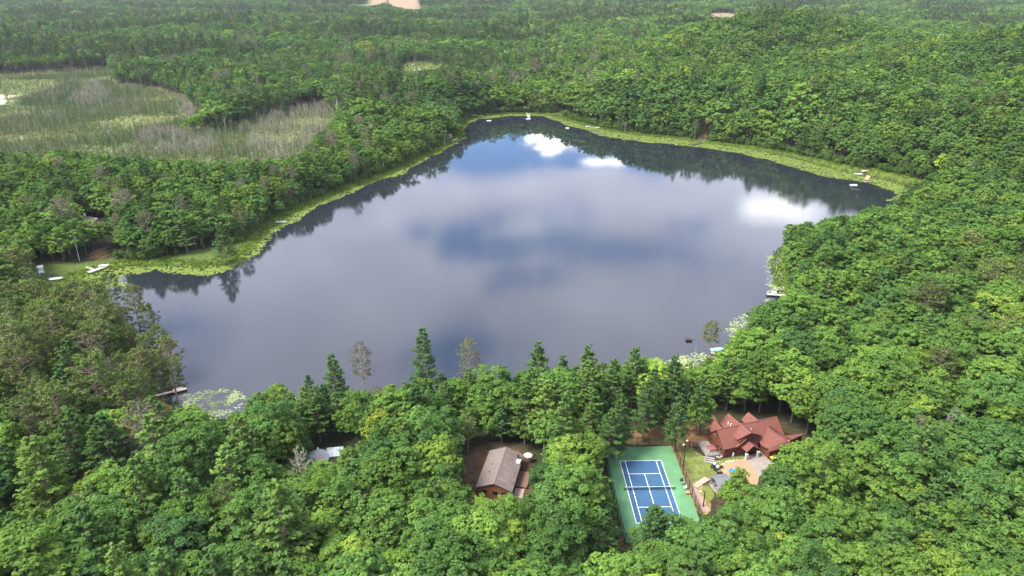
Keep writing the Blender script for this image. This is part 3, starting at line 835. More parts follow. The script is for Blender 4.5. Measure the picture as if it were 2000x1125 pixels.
HAND = [('white_pine', 826, 648, 25, .95, .25), ('white_pine', 648, 692, 20, 1.0, .3), ('dry_pine', 705, 690, 17, 1.05, .2), ('white_pine', 1052, 662, 23, 1.0, .45), ('dry_pine', 915, 668, 21, .9, .8),
        ('white_pine', 1150, 680, 21, 1.1, .35), ('white_pine', 1242, 684, 20, 1.2, .4), ('white_pine', 1200, 703, 19, 1.1, .3), ('white_pine', 985, 712, 17, 1.0, .15), ('white_pine', 1100, 690, 20, 1.0, .2),
        ('red_pine', 1392, 630, 14, 1.15, .75), ('white_pine', 60, 856, 24, 1.35, .7), ('broadleaf', 1490, 668, 9, 1.0, 1.0), ('bushy_pine', 1282, 992, 17, 1.0, .1), ('bushy_pine', 1180, 1000, 14, 1.0, .1),
        ('forked_dead', 586, 872, 15, 1.0, .8), ('poplar', 1447, 911, 14, 1.35, .6), ('broadleaf', 1137, 842, 17, 1.15, .62), ('broadleaf', 862, 806, 16, 1.25, .3), ('broadleaf', 735, 808, 15, .9, .92),
        ('white_pine', 940, 716, 17, .9, .95), ('dry_pine', 735, 760, 15, 1.1, .6), ('white_pine', 870, 745, 17, 1.0, .3), ('broadleaf', 690, 770, 17, 1.0, .5), ('broadleaf', 540, 752, 15, 1.1, .75),
        ('white_pine', 600, 733, 17, .8, .2), ('white_pine', 1320, 700, 20, 1.1, .1), ('white_pine', 1372, 735, 19, 1.0, .3), ('white_pine', 1280, 720, 20, 1.0, .2),
        ('white_pine', 1265, 745, 19, 1.0, .25), ('white_pine', 1215, 770, 19, 1.0, .2), ('broadleaf', 1375, 770, 13, .9, .7), ('white_pine', 1330, 770, 18, 1.0, .2), ('white_pine', 1195, 800, 17, 1.1, .35),
        ('dry_pine', 1003, 146, 27, 1.0, .2), ('dry_pine', 1022, 152, 26, 1.0, .1), ('dry_pine', 1130, 160, 25, 1.15, .2), ('dry_pine', 1150, 158, 25, 1.1, .3), ('dry_pine', 1172, 168, 24, 1.1, .2), ('dry_pine', 1242, 190, 22, 1.0, .3),
        ('dry_pine', 935, 158, 24, 1.2, .3), ('dry_pine', 690, 298, 19, 1.0, .1), ('dry_pine', 352, 386, 20, .9, .3), ('dry_pine', 652, 272, 19, 1.1, .2), ('dry_pine', 680, 285, 18, 1.1, .3), ('dry_pine', 1700, 250, 18, 1, .2),
        ('white_pine', 512, 330, 21, .9, .7), ('white_pine', 430, 440, 19, 1.25, .2), ('white_pine', 550, 168, 24, 1.0, .1), ('broadleaf', 1350, 205, 18, 1.4, .35), ('dry_pine', 470, 352, 18, .9, .5),
        ('broadleaf', 1640, 640, 17, 1.2, .6), ('broadleaf', 1790, 955, 16, 1.2, .85), ('broadleaf', 1900, 1000, 16, 1.1, .9), ('broadleaf', 1530, 1040, 17, 1.35, .82), ('broadleaf', 1720, 935, 17, 1.3, .6),
        ('dead_tree', 1815, 675, 14, .8, .5), ('forked_dead', 1912, 632, 11, .8, .7), ('dead_tree', 1750, 406, 12, 1.5, .8), ('dead_tree', 1775, 408, 12, 1.5, .9), ('dead_tree', 1835, 430, 11, 1.3, .8), ('dead_tree', 1735, 408, 11, 1.4, .8),
        ('dead_tree', 1865, 800, 15, .7, .6), ('dead_tree', 1885, 810, 15, .8, .5), ('dry_pine', 1800, 820, 14, .9, .9), ('dry_pine', 1850, 830, 14, .9, .95),
        ('white_pine', 1815, 1040, 15, 1.1, .95), ('white_pine', 1690, 1000, 15, .9, .8), ('dry_pine', 215, 835, 16, .95, .4), ('dry_pine', 60, 800, 17, 1.0, .4), ('dry_pine', 140, 750, 18, 1.0, .5)]
for x, y in ((210, 545), (255, 562), (165, 566), (110, 566), (60, 600), (285, 605), (305, 640), (322, 668), (245, 640), (190, 610), (150, 640), (85, 640), (25, 640), (270, 690), (225, 690), (180, 690), (120, 690),
             (60, 700), (20, 720), (300, 700), (150, 745), (205, 740), (100, 755), (40, 780), (235, 600), (135, 600), (90, 600), (280, 650), (330, 700), (260, 730)):
    HAND.append(('red_pine', x, y, float(RNG.uniform(18, 22)), 1.0, float(RNG.uniform(.1, .75))))
for x, y in ((32, 455), (50, 480), (122, 440), (140, 448), (1840, 600), (400, 905), (930, 985), (1005, 1020), (1046, 1010), (320, 980), (1240, 200)):
    HAND.append(('birch', x, y, float(RNG.uniform(13, 16)), 1.0, float(RNG.uniform(.4, .8))))
for h in HAND: place_hand(*h)
nh = len(T['x'])


def scatter(y0, y1, cell, maxx=1.05):
    ys = np.arange(y0, y1, cell); P = []
    for j, y in enumerate(ys):
        half = maxx * (y + 60) * 0.74 + 30
        xs = np.arange(-half, half, cell) + (cell * .5 if j % 2 else 0)
        P.append(np.stack([xs, np.full(xs.shape, y)], 1))
    P = np.concatenate(P)
    return P + RNG.uniform(-.42, .42, P.shape) * cell


pts = np.concatenate([scatter(78, 330, 5.0), scatter(330, 620, 6.1), scatter(620, 1100, 7.1), scatter(1100, 1900, 8.0), scatter(1900, 3500, 10.5)])
x, y = pts[:, 0], pts[:, 1]
_sx = scatter(260, 740, 3.0); _sd = sdist(SHORE, _sx[:, 0], _sx[:, 1]); _sx = _sx[(_sd > 2.5) & (_sd < 10)]
# drop what the frame cannot hold (with a margin for other viewpoints)
sd = sdist(SHORE, x, y)
z = terrain(x, y, sd)
u, v, d = pj(x, y, z + 8)
keep = (u > -160) & (u < 2160) & (v < 1330) & (v > -70) & (sd > 2.0)
for c in CLEARS: keep &= ~inside(c, x, y)
bog = inside(BOG, x, y) & ~inside(GROVE, x, y)
keep &= ~bog
x, y, z, sd = x[keep], y[keep], z[keep], sd[keep]
hx, hy = np.array(T['x']), np.array(T['y'])
near = np.zeros(x.shape, bool)
for a, b_ in zip(hx, hy): near |= (x - a) ** 2 + (y - b_) ** 2 < 3.6 ** 2
x, y, z, sd = x[~near], y[~near], z[~near], sd[~near]
n = len(x)
u, v, d = pj(x, y, z + 8)
# species by stand: conifers along the near shore and in dark far stands, red pine on the left point, maples on the right
conf = 0.10 + 0.0 * x
conf += 0.42 * inside([(480, 700), (1420, 660), (1440, 830), (1150, 900), (950, 860), (560, 830)], u, v) * (sd < 42)
conf += 0.26 * inside([(0, 780), (700, 740), (700, 1200), (-200, 1200)], u, v)
mid = (y > 600)
pat = wave_noise(x, y, 330, 11)
pat2 = wave_noise(x, y * 2.2, 420, 15)
conf += np.where(mid, np.clip(0.30 + 1.3 * pat, 0, .85), 0) * np.where((u > 1150) & (y < 1300), .35, 1.0)
conf = np.where(y > 1000, np.where(pat2 > .12, .9, np.where(pat2 < -.1, .06, conf)), conf)
conf += np.where((y > 330) & (y <= 600) & (u < 650), .16, 0)
conf = np.where(inside([(1080, 60), (2100, 60), (2100, 420), (1500, 300), (1100, 240)], u, v), np.minimum(conf, .14), conf)
r = RNG.uniform(size=n); r2 = RNG.uniform(size=n)
kind = np.where(r < conf, 'white_pine', 'broadleaf').astype('<U12')
redz = inside([(-200, 540), (330, 540), (350, 800), (300, 840), (-200, 830)], u, v)
kind = np.where(redz & (r2 < .55), 'red_pine', kind)
kind = np.where(~redz & (r2 < .014), 'red_pine', kind)
kind = np.where((r2 > .955) & ~redz & (u < 1250) & (y > 300), 'dry_pine', kind)
kind = np.where((r2 > .93) & (r2 <= .955), 'birch', kind)
kind = np.where(inside([(0, 720), (260, 740), (300, 900), (150, 930), (0, 840)], u, v) & (r2 > .1) & (r2 < .19), 'dry_pine', kind)
kind = np.where((r2 > .991) & (y < 420), 'dead_tree', kind)
s = np.clip(RNG.normal(.98, .2, n), .55, 1.45)
s = np.where(kind == 'white_pine', s * RNG.uniform(.72, 1.12, n), s)
s = np.where((kind == 'red_pine') & ~redz, s * .9, s)
s = np.where((sd < 9) & (v < 520) & ~((u > 1450) & (v > 385)), s * RNG.uniform(.5, .9, n), s)
s = np.where(y > 1100, s * 1.12, s)
s = np.where(y > 600, s * (1 + .22 * wave_noise(x, y * 1.4, 170, 21)), s)
s = np.where((y > 560) & (y < 900) & (sd < 120), s * 1.22, s)
w = s * RNG.uniform(.88, 1.22, n) * np.where(kind == 'broadleaf', 1.06, 1.0)
w = np.where(y <= 1100, w * 1.12, w); w = np.where(y > 1100, w * 1.22, w); w = np.where(y > 1900, w * 1.25, w)
nomH = np.array([NOM[k][0] for k in kind]); nomR = np.array([NOM[k][1] for k in kind])
# trees that would hide what the photograph shows grow lower, or do not grow there
inview = (u > -200) & (u < 2200)
ok = np.ones(n, bool)
for it, f in enumerate((1.0, .75, .55, .38)):
    bad = blocked(x, y, z, s * nomH * 1.06, w * nomR * 1.32) & inview
    for fp, ym in FRONT:
        bad |= blocked(x, y, z, s * nomH * 1.06, w * nomR * 1.2, [fp]) & (y < ym)
    if it == 3:
        ok &= ~bad; break
    nf = (.75, .55, .38)[it] / f
    s = np.where(bad, s * nf, s); w = np.where(bad, w * (nf ** .6), w)
x, y, z, s, w, kind, u, v, sd = (a[ok] for a in (x, y, z, s, w, kind, u, v, sd)); n = len(x)
tint = np.clip(RNG.normal(.43, .15, n) + .15 * wave_noise(x, y, 45, 3), 0, 1)
tint = np.where((u < 1000) & (y > 620), tint - .12, tint)
lum = np.ones(n)
tint = np.where((u > 1350) & (y < 330), np.clip(tint + .03, 0, 1), tint)
tint = np.where((u > 1250) & (y > 330) & (y < 1200), np.clip(tint + .03, 0, 1), tint)
lum = np.clip(RNG.normal(1.0, .14, n), .7, 1.4) * (1 + np.where(y > 600, .22, .08) * wave_noise(x, y * 1.5, 130, 17))
lum = np.where(y > 1000, lum * np.where(kind == 'broadleaf', 1.12, .78), lum)
tint = np.clip(tint + np.where(y > 600, .22, .05) * wave_noise(x, y * 1.6, 210, 19), 0, 1)
for key, arr in zip(('kind', 'x', 'y', 'z', 's', 'w', 'tint', 'lum'), (kind, x, y, z, s, w, tint, lum)):
    T[key] += list(arr)
# shrubs that close the forest edge along the shores
qx, qy = _sx[:, 0], _sx[:, 1]; qz = terrain(qx, qy); qn = len(qx)
qs = RNG.uniform(.2, .42, qn); qw = qs * RNG.uniform(1.1, 1.6, qn)
qk = ~blocked(qx, qy, qz, qs * 16, qw * 4.5)
for c in (CLEAR_LEFT, CLEAR_BANK, TRACK_FAR): qk &= ~inside(c, qx, qy)
qm = int(qk.sum()); n += qm
for key, arr in zip(('kind', 'x', 'y', 'z', 's', 'w', 'tint', 'lum'), (np.full(qm, 'broadleaf'), qx[qk], qy[qk], qz[qk] - .9, qs[qk], qw[qk], RNG.uniform(.25, .65, qm), RNG.uniform(.9, 1.2, qm))):
    T[key] += list(arr)
T['hand'] += [False] * n
for key in T: T[key] = np.array(T[key])
print('trees', len(T['x']))

# ------------------------------------------------------------------ individuals: the trees that show largest
LIMIT = {'broadleaf': 300, 'white_pine': 240, 'red_pine': 80, 'dry_pine': 70, 'birch': 45, 'dead_tree': 40, 'bushy_pine': 9, 'forked_dead': 9, 'poplar': 5}
CAT = {'broadleaf': ('broadleaf_tree', 'broadleaf tree', 'broadleaf tree'), 'white_pine': ('white_pine', 'white pine', 'white pine'), 'bushy_pine': ('bushy_pine', 'bushy pine', 'bushy dark pine'), 'poplar': ('pointed_tree', 'pointed tree', 'pointed green broadleaf'),
       'red_pine': ('red_pine', 'red pine', 'olive-crowned red pine'), 'dry_pine': ('thin_pine', 'thin pine', 'thin brownish pine'), 'birch': ('birch_tree', 'birch tree', 'pale-stemmed birch'),
       'dead_tree': ('dead_tree', 'dead tree', 'grey dead tree'), 'forked_dead': ('bare_tree', 'bare tree', 'fork-stemmed bare tree')}
GROUPS = {'broadleaf': 'broadleaf trees of the forest', 'white_pine': 'white pines of the forest', 'bushy_pine': 'bushy pines by the court', 'poplar': 'pointed broadleaf trees', 'red_pine': 'red pines round the lake', 'dry_pine': 'thin brownish pines',
          'birch': 'birches among the trees', 'dead_tree': 'dead trees among the green', 'forked_dead': 'bare forked trees'}
LAND = [('the tennis court', 1262, 950), ('the red-roofed house', 1468, 848), ('the brown-roofed cabin', 982, 920), ('the tin-roofed hut', 632, 882), ('the lone plank dock', 338, 765), ('the pale lily patch', 420, 790),
        ('the T-shaped dock', 188, 525), ('the grey-roofed lake house', 182, 428), ('the dark swim raft', 1345, 664), ('the right shore dock', 1514, 574), ('the moored white rowboat', 549, 434),
        ('the right cove', 1760, 385), ('the bog', 300, 250), ('the lower right corner', 1960, 1090), ('the lower left corner', 40, 1090), ('the right picture edge', 1990, 640), ('the left picture edge', 10, 700),
        ('the dirt drive', 1205, 1100), ("the lake's far end", 1000, 225), ('the grey shed roof', 1402, 938), ('the far dirt track', 1375, 255)]
ORD = ['nearest', 'second', 'third', 'fourth', 'fifth', 'sixth', 'seventh', 'eighth', 'ninth', 'tenth', 'eleventh', 'twelfth', 'thirteenth', 'fourteenth', 'fifteenth', 'sixteenth', 'seventeenth', 'eighteenth', 'nineteenth', 'twentieth']


def hue_word(kd, t):
    if kd == 'broadleaf': return 'dark green' if t < .3 else 'mid-green' if t < .52 else 'bright green' if t < .74 else 'yellow-green'
    if kd == 'white_pine': return 'dark' if t < .4 else 'green' if t < .75 else 'bright'
    return ''


nomH = np.array([NOM[k][0] for k in T['kind']])
cu, cv, cd = pj(T['x'], T['y'], T['z'] + T['s'] * nomH * .72)
size = T['w'] * np.array([NOM[k][1] for k in T['kind']]) / cd + np.where(T['hand'], 1.0, 0)
vis = (cu > -15) & (cu < 2015) & (cv > 0) & (cv < 1140)
indiv = np.zeros(len(cu), bool)
for kd, lim in LIMIT.items():
    idx = np.where((T['kind'] == kd) & vis)[0]
    indiv[idx[np.argsort(-size[idx])][:lim]] = True


def direction(dx, dy):
    a = math.degrees(math.atan2(-dy, dx)) % 360
    return ['right of', 'above and right of', 'above', 'above and left of', 'left of', 'below and left of', 'below', 'below and right of'][int((a + 22.5) // 45) % 8]


LA = np.array([(a[1], a[2]) for a in LAND], float)
bins = {}
for i in np.where(indiv)[0]:
    dd = np.hypot(LA[:, 0] - cu[i], LA[:, 1] - cv[i]); j = int(dd.argmin())
    kd = T['kind'][i]
    key = (kd, hue_word(kd, T['tint'][i]), LAND[j][0], direction(cu[i] - LA[j, 0], cv[i] - LA[j, 1]))
    bins.setdefault(key, []).append((dd[j], i))
LABEL = {}
for (kd, hw, lm, dr), lst in bins.items():
    lst.sort()
    nm = (hw + ' ' + CAT[kd][2]).strip()
    for q, (dist, i) in enumerate(lst):
        if len(lst) == 1: LABEL[i] = f'only {nm} {dr} {lm}'
        elif q == 0: LABEL[i] = f'{nm} {dr} {lm}, nearest of its kind'
        else: LABEL[i] = f'{nm} {dr} {lm}, {ORD[min(q, 19)]} nearest'
for i in np.where(indiv)[0]:
    kd = T['kind'][i]; md = NEAR[kd][int(RNG.integers(len(NEAR[kd])))]
    root = thing(CAT[kd][0], LABEL[i], CAT[kd][1], (T['x'][i], T['y'][i], T['z'][i]), RNG.uniform(0, 6.28), GROUPS[kd])
    root.scale = (T['w'][i], T['w'][i], T['s'][i])
    for nm, me in (('trunk', md.trunk), ('crown', md.crown)):
        c = bpy.data.objects.new(nm, me); COL.objects.link(c); c.parent = root
        c['tint'] = float(T['tint'][i]); c['lum'] = float(T['lum'][i])

# ------------------------------------------------------------------ the rest of the forest: one mass per kind, instanced on points


def gn_scatter(name, meshes, X, proto, rot, scl, tint, lum, label, cat):
    coll = bpy.data.collections.new(name + '_models')
    for i, me in enumerate(meshes):
        o = bpy.data.objects.new(f'{name}_model_{i:03d}', me); coll.objects.link(o)
    me = bpy.data.meshes.new(name); me.vertices.add(len(X)); me.vertices.foreach_set('co', np.asarray(X, np.float32).ravel())
    for nm, typ, arr in (('proto', 'INT', np.asarray(proto, np.int32)), ('tint', 'FLOAT', np.asarray(tint, np.float32)), ('lum', 'FLOAT', np.asarray(lum, np.float32))):
        a = me.attributes.new(nm, typ, 'POINT'); a.data.foreach_set('value', arr)
    for nm, arr in (('rotv', rot), ('sclv', scl)):
        a = me.attributes.new(nm, 'FLOAT_VECTOR', 'POINT'); a.data.foreach_set('vector', np.asarray(arr, np.float32).ravel())
    ob = bpy.data.objects.new(name, me); COL.objects.link(ob)
    ng = bpy.data.node_groups.new(name + '_nodes', 'GeometryNodeTree')
    ng.interface.new_socket('Geometry', in_out='INPUT', socket_type='NodeSocketGeometry')
    ng.interface.new_socket('Geometry', in_out='OUTPUT', socket_type='NodeSocketGeometry')
    gi = ng.nodes.new('NodeGroupInput'); go = ng.nodes.new('NodeGroupOutput')
    ci = ng.nodes.new('GeometryNodeCollectionInfo'); ci.inputs['Collection'].default_value = coll
    ci.inputs['Separate Children'].default_value = True; ci.inputs['Reset Children'].default_value = True
    ip = ng.nodes.new('GeometryNodeInstanceOnPoints'); ip.inputs['Pick Instance'].default_value = True

    def attr(nm, typ):
        a = ng.nodes.new('GeometryNodeInputNamedAttribute'); a.data_type = typ; a.inputs['Name'].default_value = nm; return a.outputs[0]
    L = ng.links.new
    L(gi.outputs[0], ip.inputs['Points']); L(ci.outputs[0], ip.inputs['Instance'])
    L(attr('proto', 'INT'), ip.inputs['Instance Index']); L(attr('rotv', 'FLOAT_VECTOR'), ip.inputs['Rotation']); L(attr('sclv', 'FLOAT_VECTOR'), ip.inputs['Scale'])
    L(ip.outputs[0], go.inputs[0])
    md = ob.modifiers.new('scatter', 'NODES'); md.node_group = ng
    tag(ob, label, cat, kind='stuff')
    return ob


rest = ~indiv & (cv < 1250)
for nm, kinds, lb, cat in (('broadleaf_forest', ('broadleaf', 'birch'), 'broadleaf forest covering the land round the lake', 'forest'),
                           ('pine_forest', ('white_pine', 'red_pine', 'dry_pine'), 'dark pines mixed through the forest out to the horizon', 'forest')):
    meshes = []; proto = []; sel = []
    for kd in kinds:
        for lod, (d0, d1) in ((MID, (0, 520)), (FAR, (520, 1e9))):
            idx = np.where(rest & (T['kind'] == kd) & (T['y'] >= d0) & (T['y'] < d1))[0]
            if not len(idx): continue
            b0 = len(meshes); meshes += [m.join for m in lod[kd]]
            sel.append(idx); proto.append(b0 + RNG.integers(0, len(lod[kd]), len(idx)))
    sel = np.concatenate(sel); proto = np.concatenate(proto)
    X = np.stack([T['x'][sel], T['y'][sel], T['z'][sel]], 1)
    rot = np.zeros((len(sel), 3)); rot[:, 2] = RNG.uniform(0, 6.28, len(sel))
    scl = np.stack([T['w'][sel], T['w'][sel], T['s'][sel]], 1)
    gn_scatter(nm, meshes, X, proto, rot, scl, T['tint'][sel], T['lum'][sel], lb, cat)

# ------------------------------------------------------------------ bog: dwarf spruce, shrubs, grey snags
bx0, by0 = BOG.min(0); bx1, by1 = BOG.max(0)
q = RNG.uniform((bx0, by0), (bx1, by1), (230000, 2))
q = q[inside(BOG, q[:, 0], q[:, 1]) & ~inside(GROVE, q[:, 0], q[:, 1])]
u, v, _ = pj(q[:, 0], q[:, 1], 1.0)
k = (u > -150) & ~inside(EDGE_SAND, q[:, 0], q[:, 1]); q, u, v = q[k], u[k], v[k]
dens = np.clip(.55 + .8 * wave_noise(q[:, 0], q[:, 1], 90, 6), .08, 1)
dens = np.where(inside([(0, 155), (110, 155), (130, 185), (110, 205), (0, 200)], u, v), .12, dens)
dens = np.where(inside([(30, 205), (60, 190), (150, 160), (155, 180), (110, 205)], u, v), 1.0, dens)
k = RNG.uniform(size=len(q)) < dens; q, u, v = q[k], u[k], v[k]
for pg_, c_ in ((MEADOW_G, 420), *[(p_, 160) for p_ in SAND_G]):
    e_ = RNG.uniform(pg_.min(0) - 10, pg_.max(0) + 10, (c_ * 3, 2)); e_ = e_[inside(pg_, e_[:, 0], e_[:, 1])][:c_]
    q = np.concatenate([q, e_])
u, v, _ = pj(q[:, 0], q[:, 1], 1.0)
n = len(q)
BOGM = [Model('bog_spruce', m_spire(np.random.default_rng(600 + i), 5.0, .85, 46, .5), 'bog_needles', 'grey_wood', 5, .8) for i in range(4)] + \
       [Model('bog_shrub', m_shrub(np.random.default_rng(620 + i)), 'bog_needles', 'grey_wood', 1.3, 1.2) for i in range(3)] + \
       [Model('bog_snag', m_bare(np.random.default_rng(640 + i), 6.0, .7, nb=12, twigs=2, base=.15, tw=.09, trunk_r=.09), 'grey_twigs', 'grey_wood', 6, .7) for i in range(3)]
snz = np.zeros(n) + .06
for pg, a in (([(480, 300), (500, 245), (560, 222), (640, 205), (655, 240), (610, 290), (560, 320)], .36), ([(350, 235), (358, 190), (395, 190), (392, 240)], .5), ([(130, 200), (190, 160), (215, 190), (170, 215)], .3), ([(240, 300), (300, 250), (420, 280), (420, 310)], .3)):
    snz = np.where(inside(pg, u, v), a, snz)
isn = RNG.uniform(size=n) < snz
proto = np.where(isn, RNG.integers(7, 10, n), np.where(RNG.uniform(size=n) < .68, RNG.integers(0, 4, n), RNG.integers(4, 7, n)))
sc_ = RNG.uniform(.5, 1.35, n) * np.where(isn, 1.25, 1.0)
tn = np.clip(.22 + .3 * wave_noise(q[:, 0], q[:, 1], 110, 8) + RNG.normal(0, .18, n), 0, 1)
tn = np.where(inside([(0, 205), (60, 190), (150, 160), (155, 180), (110, 212)], u, v), tn * .4, tn)
X = np.stack([q[:, 0], q[:, 1], terrain(q[:, 0], q[:, 1])], 1)
rot = np.zeros((n, 3)); rot[:, 2] = RNG.uniform(0, 6.28, n); rot[:, 0] = RNG.normal(0, .05, n)
gn_scatter('bog_vegetation', [m.join for m in BOGM], X, proto, rot, np.stack([sc_] * 3, 1), tn, RNG.uniform(.85, 1.15, n), 'dwarf spruce, shrubs and grey poles covering the bog', 'bog scrub')

# the tall grey snags that can be told apart
SNAGS = [(368, 168, 17), (378, 162, 18), (360, 175, 15), (372, 185, 13), (272, 148, 17), (255, 165, 12), (395, 185, 12), (412, 192, 12), (500, 215, 11), (515, 210, 11)]
for i in range(62):
    t = RNG.uniform(); SNAGS.append((490 + 165 * t + RNG.normal(0, 8), 250 - 45 * t + RNG.uniform(0, 62) * (1 - .3 * t), RNG.uniform(7, 12)))
for i in range(26): SNAGS.append((RNG.uniform(345, 400), RNG.uniform(190, 232), RNG.uniform(6, 11)))
for i in range(22): SNAGS.append((RNG.uniform(130, 215), RNG.uniform(165, 205), RNG.uniform(6, 10)))
SNAGS.sort(key=lambda a: a[0])
cnt = {}
zones = []
for a in SNAGS:
    zn = 'in the stand near the left shore' if a[0] > 480 else 'in the clump before the dark pines' if a[0] > 320 else 'at the back edge of the bog'
    zones.append(zn); cnt[zn] = cnt.get(zn, 0) + 1
ORD2 = {1: 'st', 2: 'nd', 3: 'rd'}
seen = {}
for a, zn in zip(SNAGS, zones):
    seen[zn] = seen.get(zn, 0) + 1; q_ = seen[zn]
    suf = 'th' if 10 <= q_ % 100 <= 20 else ORD2.get(q_ % 10, 'th')
    p = un(a[0], a[1], .9 + a[2]); g = max(tz(p[0], p[1]), .3)
    md = NEAR['snag'][int(RNG.integers(4))]
    root = thing('bog_snag', f'bleached grey snag {zn}, {q_}{suf} from the left', 'snag', (p[0], p[1], g), RNG.uniform(0, 6.28), 'bleached snags in the bog')
    k_ = a[2] / 9.0; root.scale = (k_ ** .5 * 1.2, k_ ** .5 * 1.2, k_)
    root.rotation_euler[0] = float(RNG.normal(0, .04))
    for nm, me in (('trunk', md.trunk), ('branches', md.crown)):
        c = bpy.data.objects.new(nm, me); COL.objects.link(c); c.parent = root
        c['tint'] = float(RNG.uniform(.3, 1)); c['lum'] = 1.0

# ------------------------------------------------------------------ shore fringe: lily pads and reeds


def fringe():
    water_g = ground_poly(WATER_PX)
    x0, y0 = SHORE.min(0); x1, y1 = SHORE.max(0)
    q = RNG.uniform((x0 - 8, y0 - 8), (x1 + 8, y1 + 8), (260000, 2))
    sd = sdist(SHORE, q[:, 0], q[:, 1])
    k = (sd < 7) & (sd > -30); q = q[k]; sd = sd[k]
    u, v, _ = pj(q[:, 0], q[:, 1], 0.0)
    farside = (v < 560)
    wob = wave_noise(q[:, 0], q[:, 1], 14, 7) * 1.8
    sw = sdist(water_g, q[:, 0], q[:, 1])
    # lily pads between the reeds and the open water
    lil = (sd < -0.3) & (sw + wob + 3.5 * np.minimum(0, wave_noise(q[:, 0], q[:, 1], 26, 2)) > np.where(u < 900, 1.8, .8)) & farside & ~((u > 1450) & (v > 392))
    near_patch = inside([(358, 772), (398, 764), (432, 762), (482, 765), (470, 790), (440, 838), (400, 830), (360, 805)], u, v) | inside([(1306, 706), (1330, 696), (1372, 688), (1412, 700), (1395, 712), (1330, 722)], u, v) | \
        inside([(1418, 645), (1450, 612), (1470, 610), (1462, 640), (1432, 662)], u, v) | inside([(1500, 500), (1530, 500), (1534, 575), (1498, 575)], u, v) | inside([(1484, 595), (1502, 585), (1512, 605), (1490, 615)], u, v)
    isl = inside([(972, 306), (985, 305), (984, 309), (973, 309)], u, v) | inside([(995, 309), (1022, 305), (1024, 310), (1000, 313)], u, v)
    dn = np.clip(.55 + .9 * wave_noise(q[:, 0], q[:, 1], 6, 13), 0, 1)
    lil |= near_patch & (RNG.uniform(size=len(q)) < dn) & (sd < 0.5)
    lil |= isl & (RNG.uniform(size=len(q)) < .8)
    P = q[lil]; pn = near_patch[lil]
    ncopy = np.where(pn, 9, 2)
    P = np.repeat(P, ncopy, 0) + RNG.normal(0, .55, (ncopy.sum(), 2)); pn = np.repeat(pn, ncopy)
    n = len(P); rad = np.where(pn, RNG.uniform(.13, .3, n), RNG.uniform(.3, .75, n))
    an = np.arange(6) / 6 * 6.283
    ph = RNG.uniform(0, 6.28, (n, 1)); rr = rad[:, None] * RNG.uniform(.75, 1.15, (n, 6))
    V = np.stack([P[:, :1] + rr * np.cos(an + ph), P[:, 1:] + rr * np.sin(an + ph), np.repeat(RNG.uniform(.008, .05, (n, 1)), 6, 1)], -1).reshape(-1, 3)
    m = leaf_mat('lily_pads', [(0.0, (0.100, 0.155, 0.028)), (0.5, (0.128, 0.175, 0.034)), (1.0, (0.30, 0.335, 0.185))], 0.0, .4)
    me = np_mesh('lily_pads', V, np.arange(6 * n).reshape(n, 6), ['lily_pads'], np.where(pn, RNG.uniform(.8, 1.5, n), RNG.uniform(0, .6, n)))
    o = bpy.data.objects.new('lily_pads', me); COL.objects.link(o); o['tint'] = 0.55; o['lum'] = 1.0
    tag(o, 'floating lily pads in bands and patches along the shore', 'lily pads', kind='stuff')
    # reeds and sedge on the margin
    k = (sd > -4.0 + wob * .4) & (sd < 5) & farside & (RNG.uniform(size=len(q)) < .8)
    k |= (sd > -2) & (sd < 4) & ~farside & (RNG.uniform(size=len(q)) < .4)
    P = q[k]; P = np.repeat(P, 4, 0) + RNG.normal(0, .5, (4 * len(P), 2)); n = len(P)
    h = RNG.uniform(.4, 1.15, n); a = RNG.uniform(0, 6.28, n); lean = RNG.normal(0, .35, (n, 2)); wd = RNG.uniform(.15, .4, n)
    zb = np.maximum(terrain(P[:, 0], P[:, 1]), 0) - .05
    w2 = np.stack([np.cos(a), np.sin(a)], 1) * wd[:, None]
    A = np.column_stack([P - w2, zb]); B = np.column_stack([P + w2, zb]); C = np.column_stack([P + lean, zb + h])
    V = np.stack([A, B, C], 1).reshape(-1, 3)
    me = np_mesh('reeds', V, np.arange(3 * n).reshape(n, 3), ['reed_green'], RNG.uniform(size=n))
    o = bpy.data.objects.new('reeds', me); COL.objects.link(o); o['tint'] = 0.42; o['lum'] = 1.0
    tag(o, 'bright reeds and sedge edging the lake', 'reeds', kind='stuff')


fringe()

# ------------------------------------------------------------------ built things
mat('court_green', (0.088, 0.215, 0.098), 0.85, 0.10, 0.22)
mat('court_blue', (0.032, 0.088, 0.165), 0.85, 0.10, 0.25)
mat('white_paint', (0.80, 0.80, 0.78), 0.7, 0.04, 2.0)
mat('black_metal', (0.018, 0.018, 0.020), 0.5, 0.1, 3.0)
mat('grey_metal', (0.30, 0.31, 0.33), 0.45, 0.1, 3.0)
mat('net_dark', (0.012, 0.016, 0.016), 0.9, 0.1, 3.0)
mat('red_shingle', (0.155, 0.058, 0.043), 0.88, 0.14, 1.1, 0.3, aniso=(1.0, 1.0, 5.0))
mat('red_trim', (0.17, 0.060, 0.046), 0.8, 0.08, 2.0)
mat('red_siding', (0.125, 0.040, 0.024), 0.8, 0.14, 2.0, 0.2, aniso=(0.4, 0.4, 9.0))
mat('dark_glass', (0.012, 0.015, 0.018), 0.12, 0.05, 1.0, spec=0.6)
mat('grey_stone', (0.42, 0.41, 0.40), 0.9, 0.18, 5.0, 0.5)
mat('pale_stone', (0.62, 0.53, 0.40), 0.9, 0.15, 4.0, 0.5)
mat('concrete', (0.24, 0.205, 0.178), 0.9, 0.07, 0.7)
mat('orange_gravel', (0.34, 0.20, 0.112), 0.95, 0.10, 1.2, 0.3)
mat('lawn', (0.120, 0.140, 0.034), 0.95, 0.30, 0.55, 0.4, col2=(0.165, 0.205, 0.040))
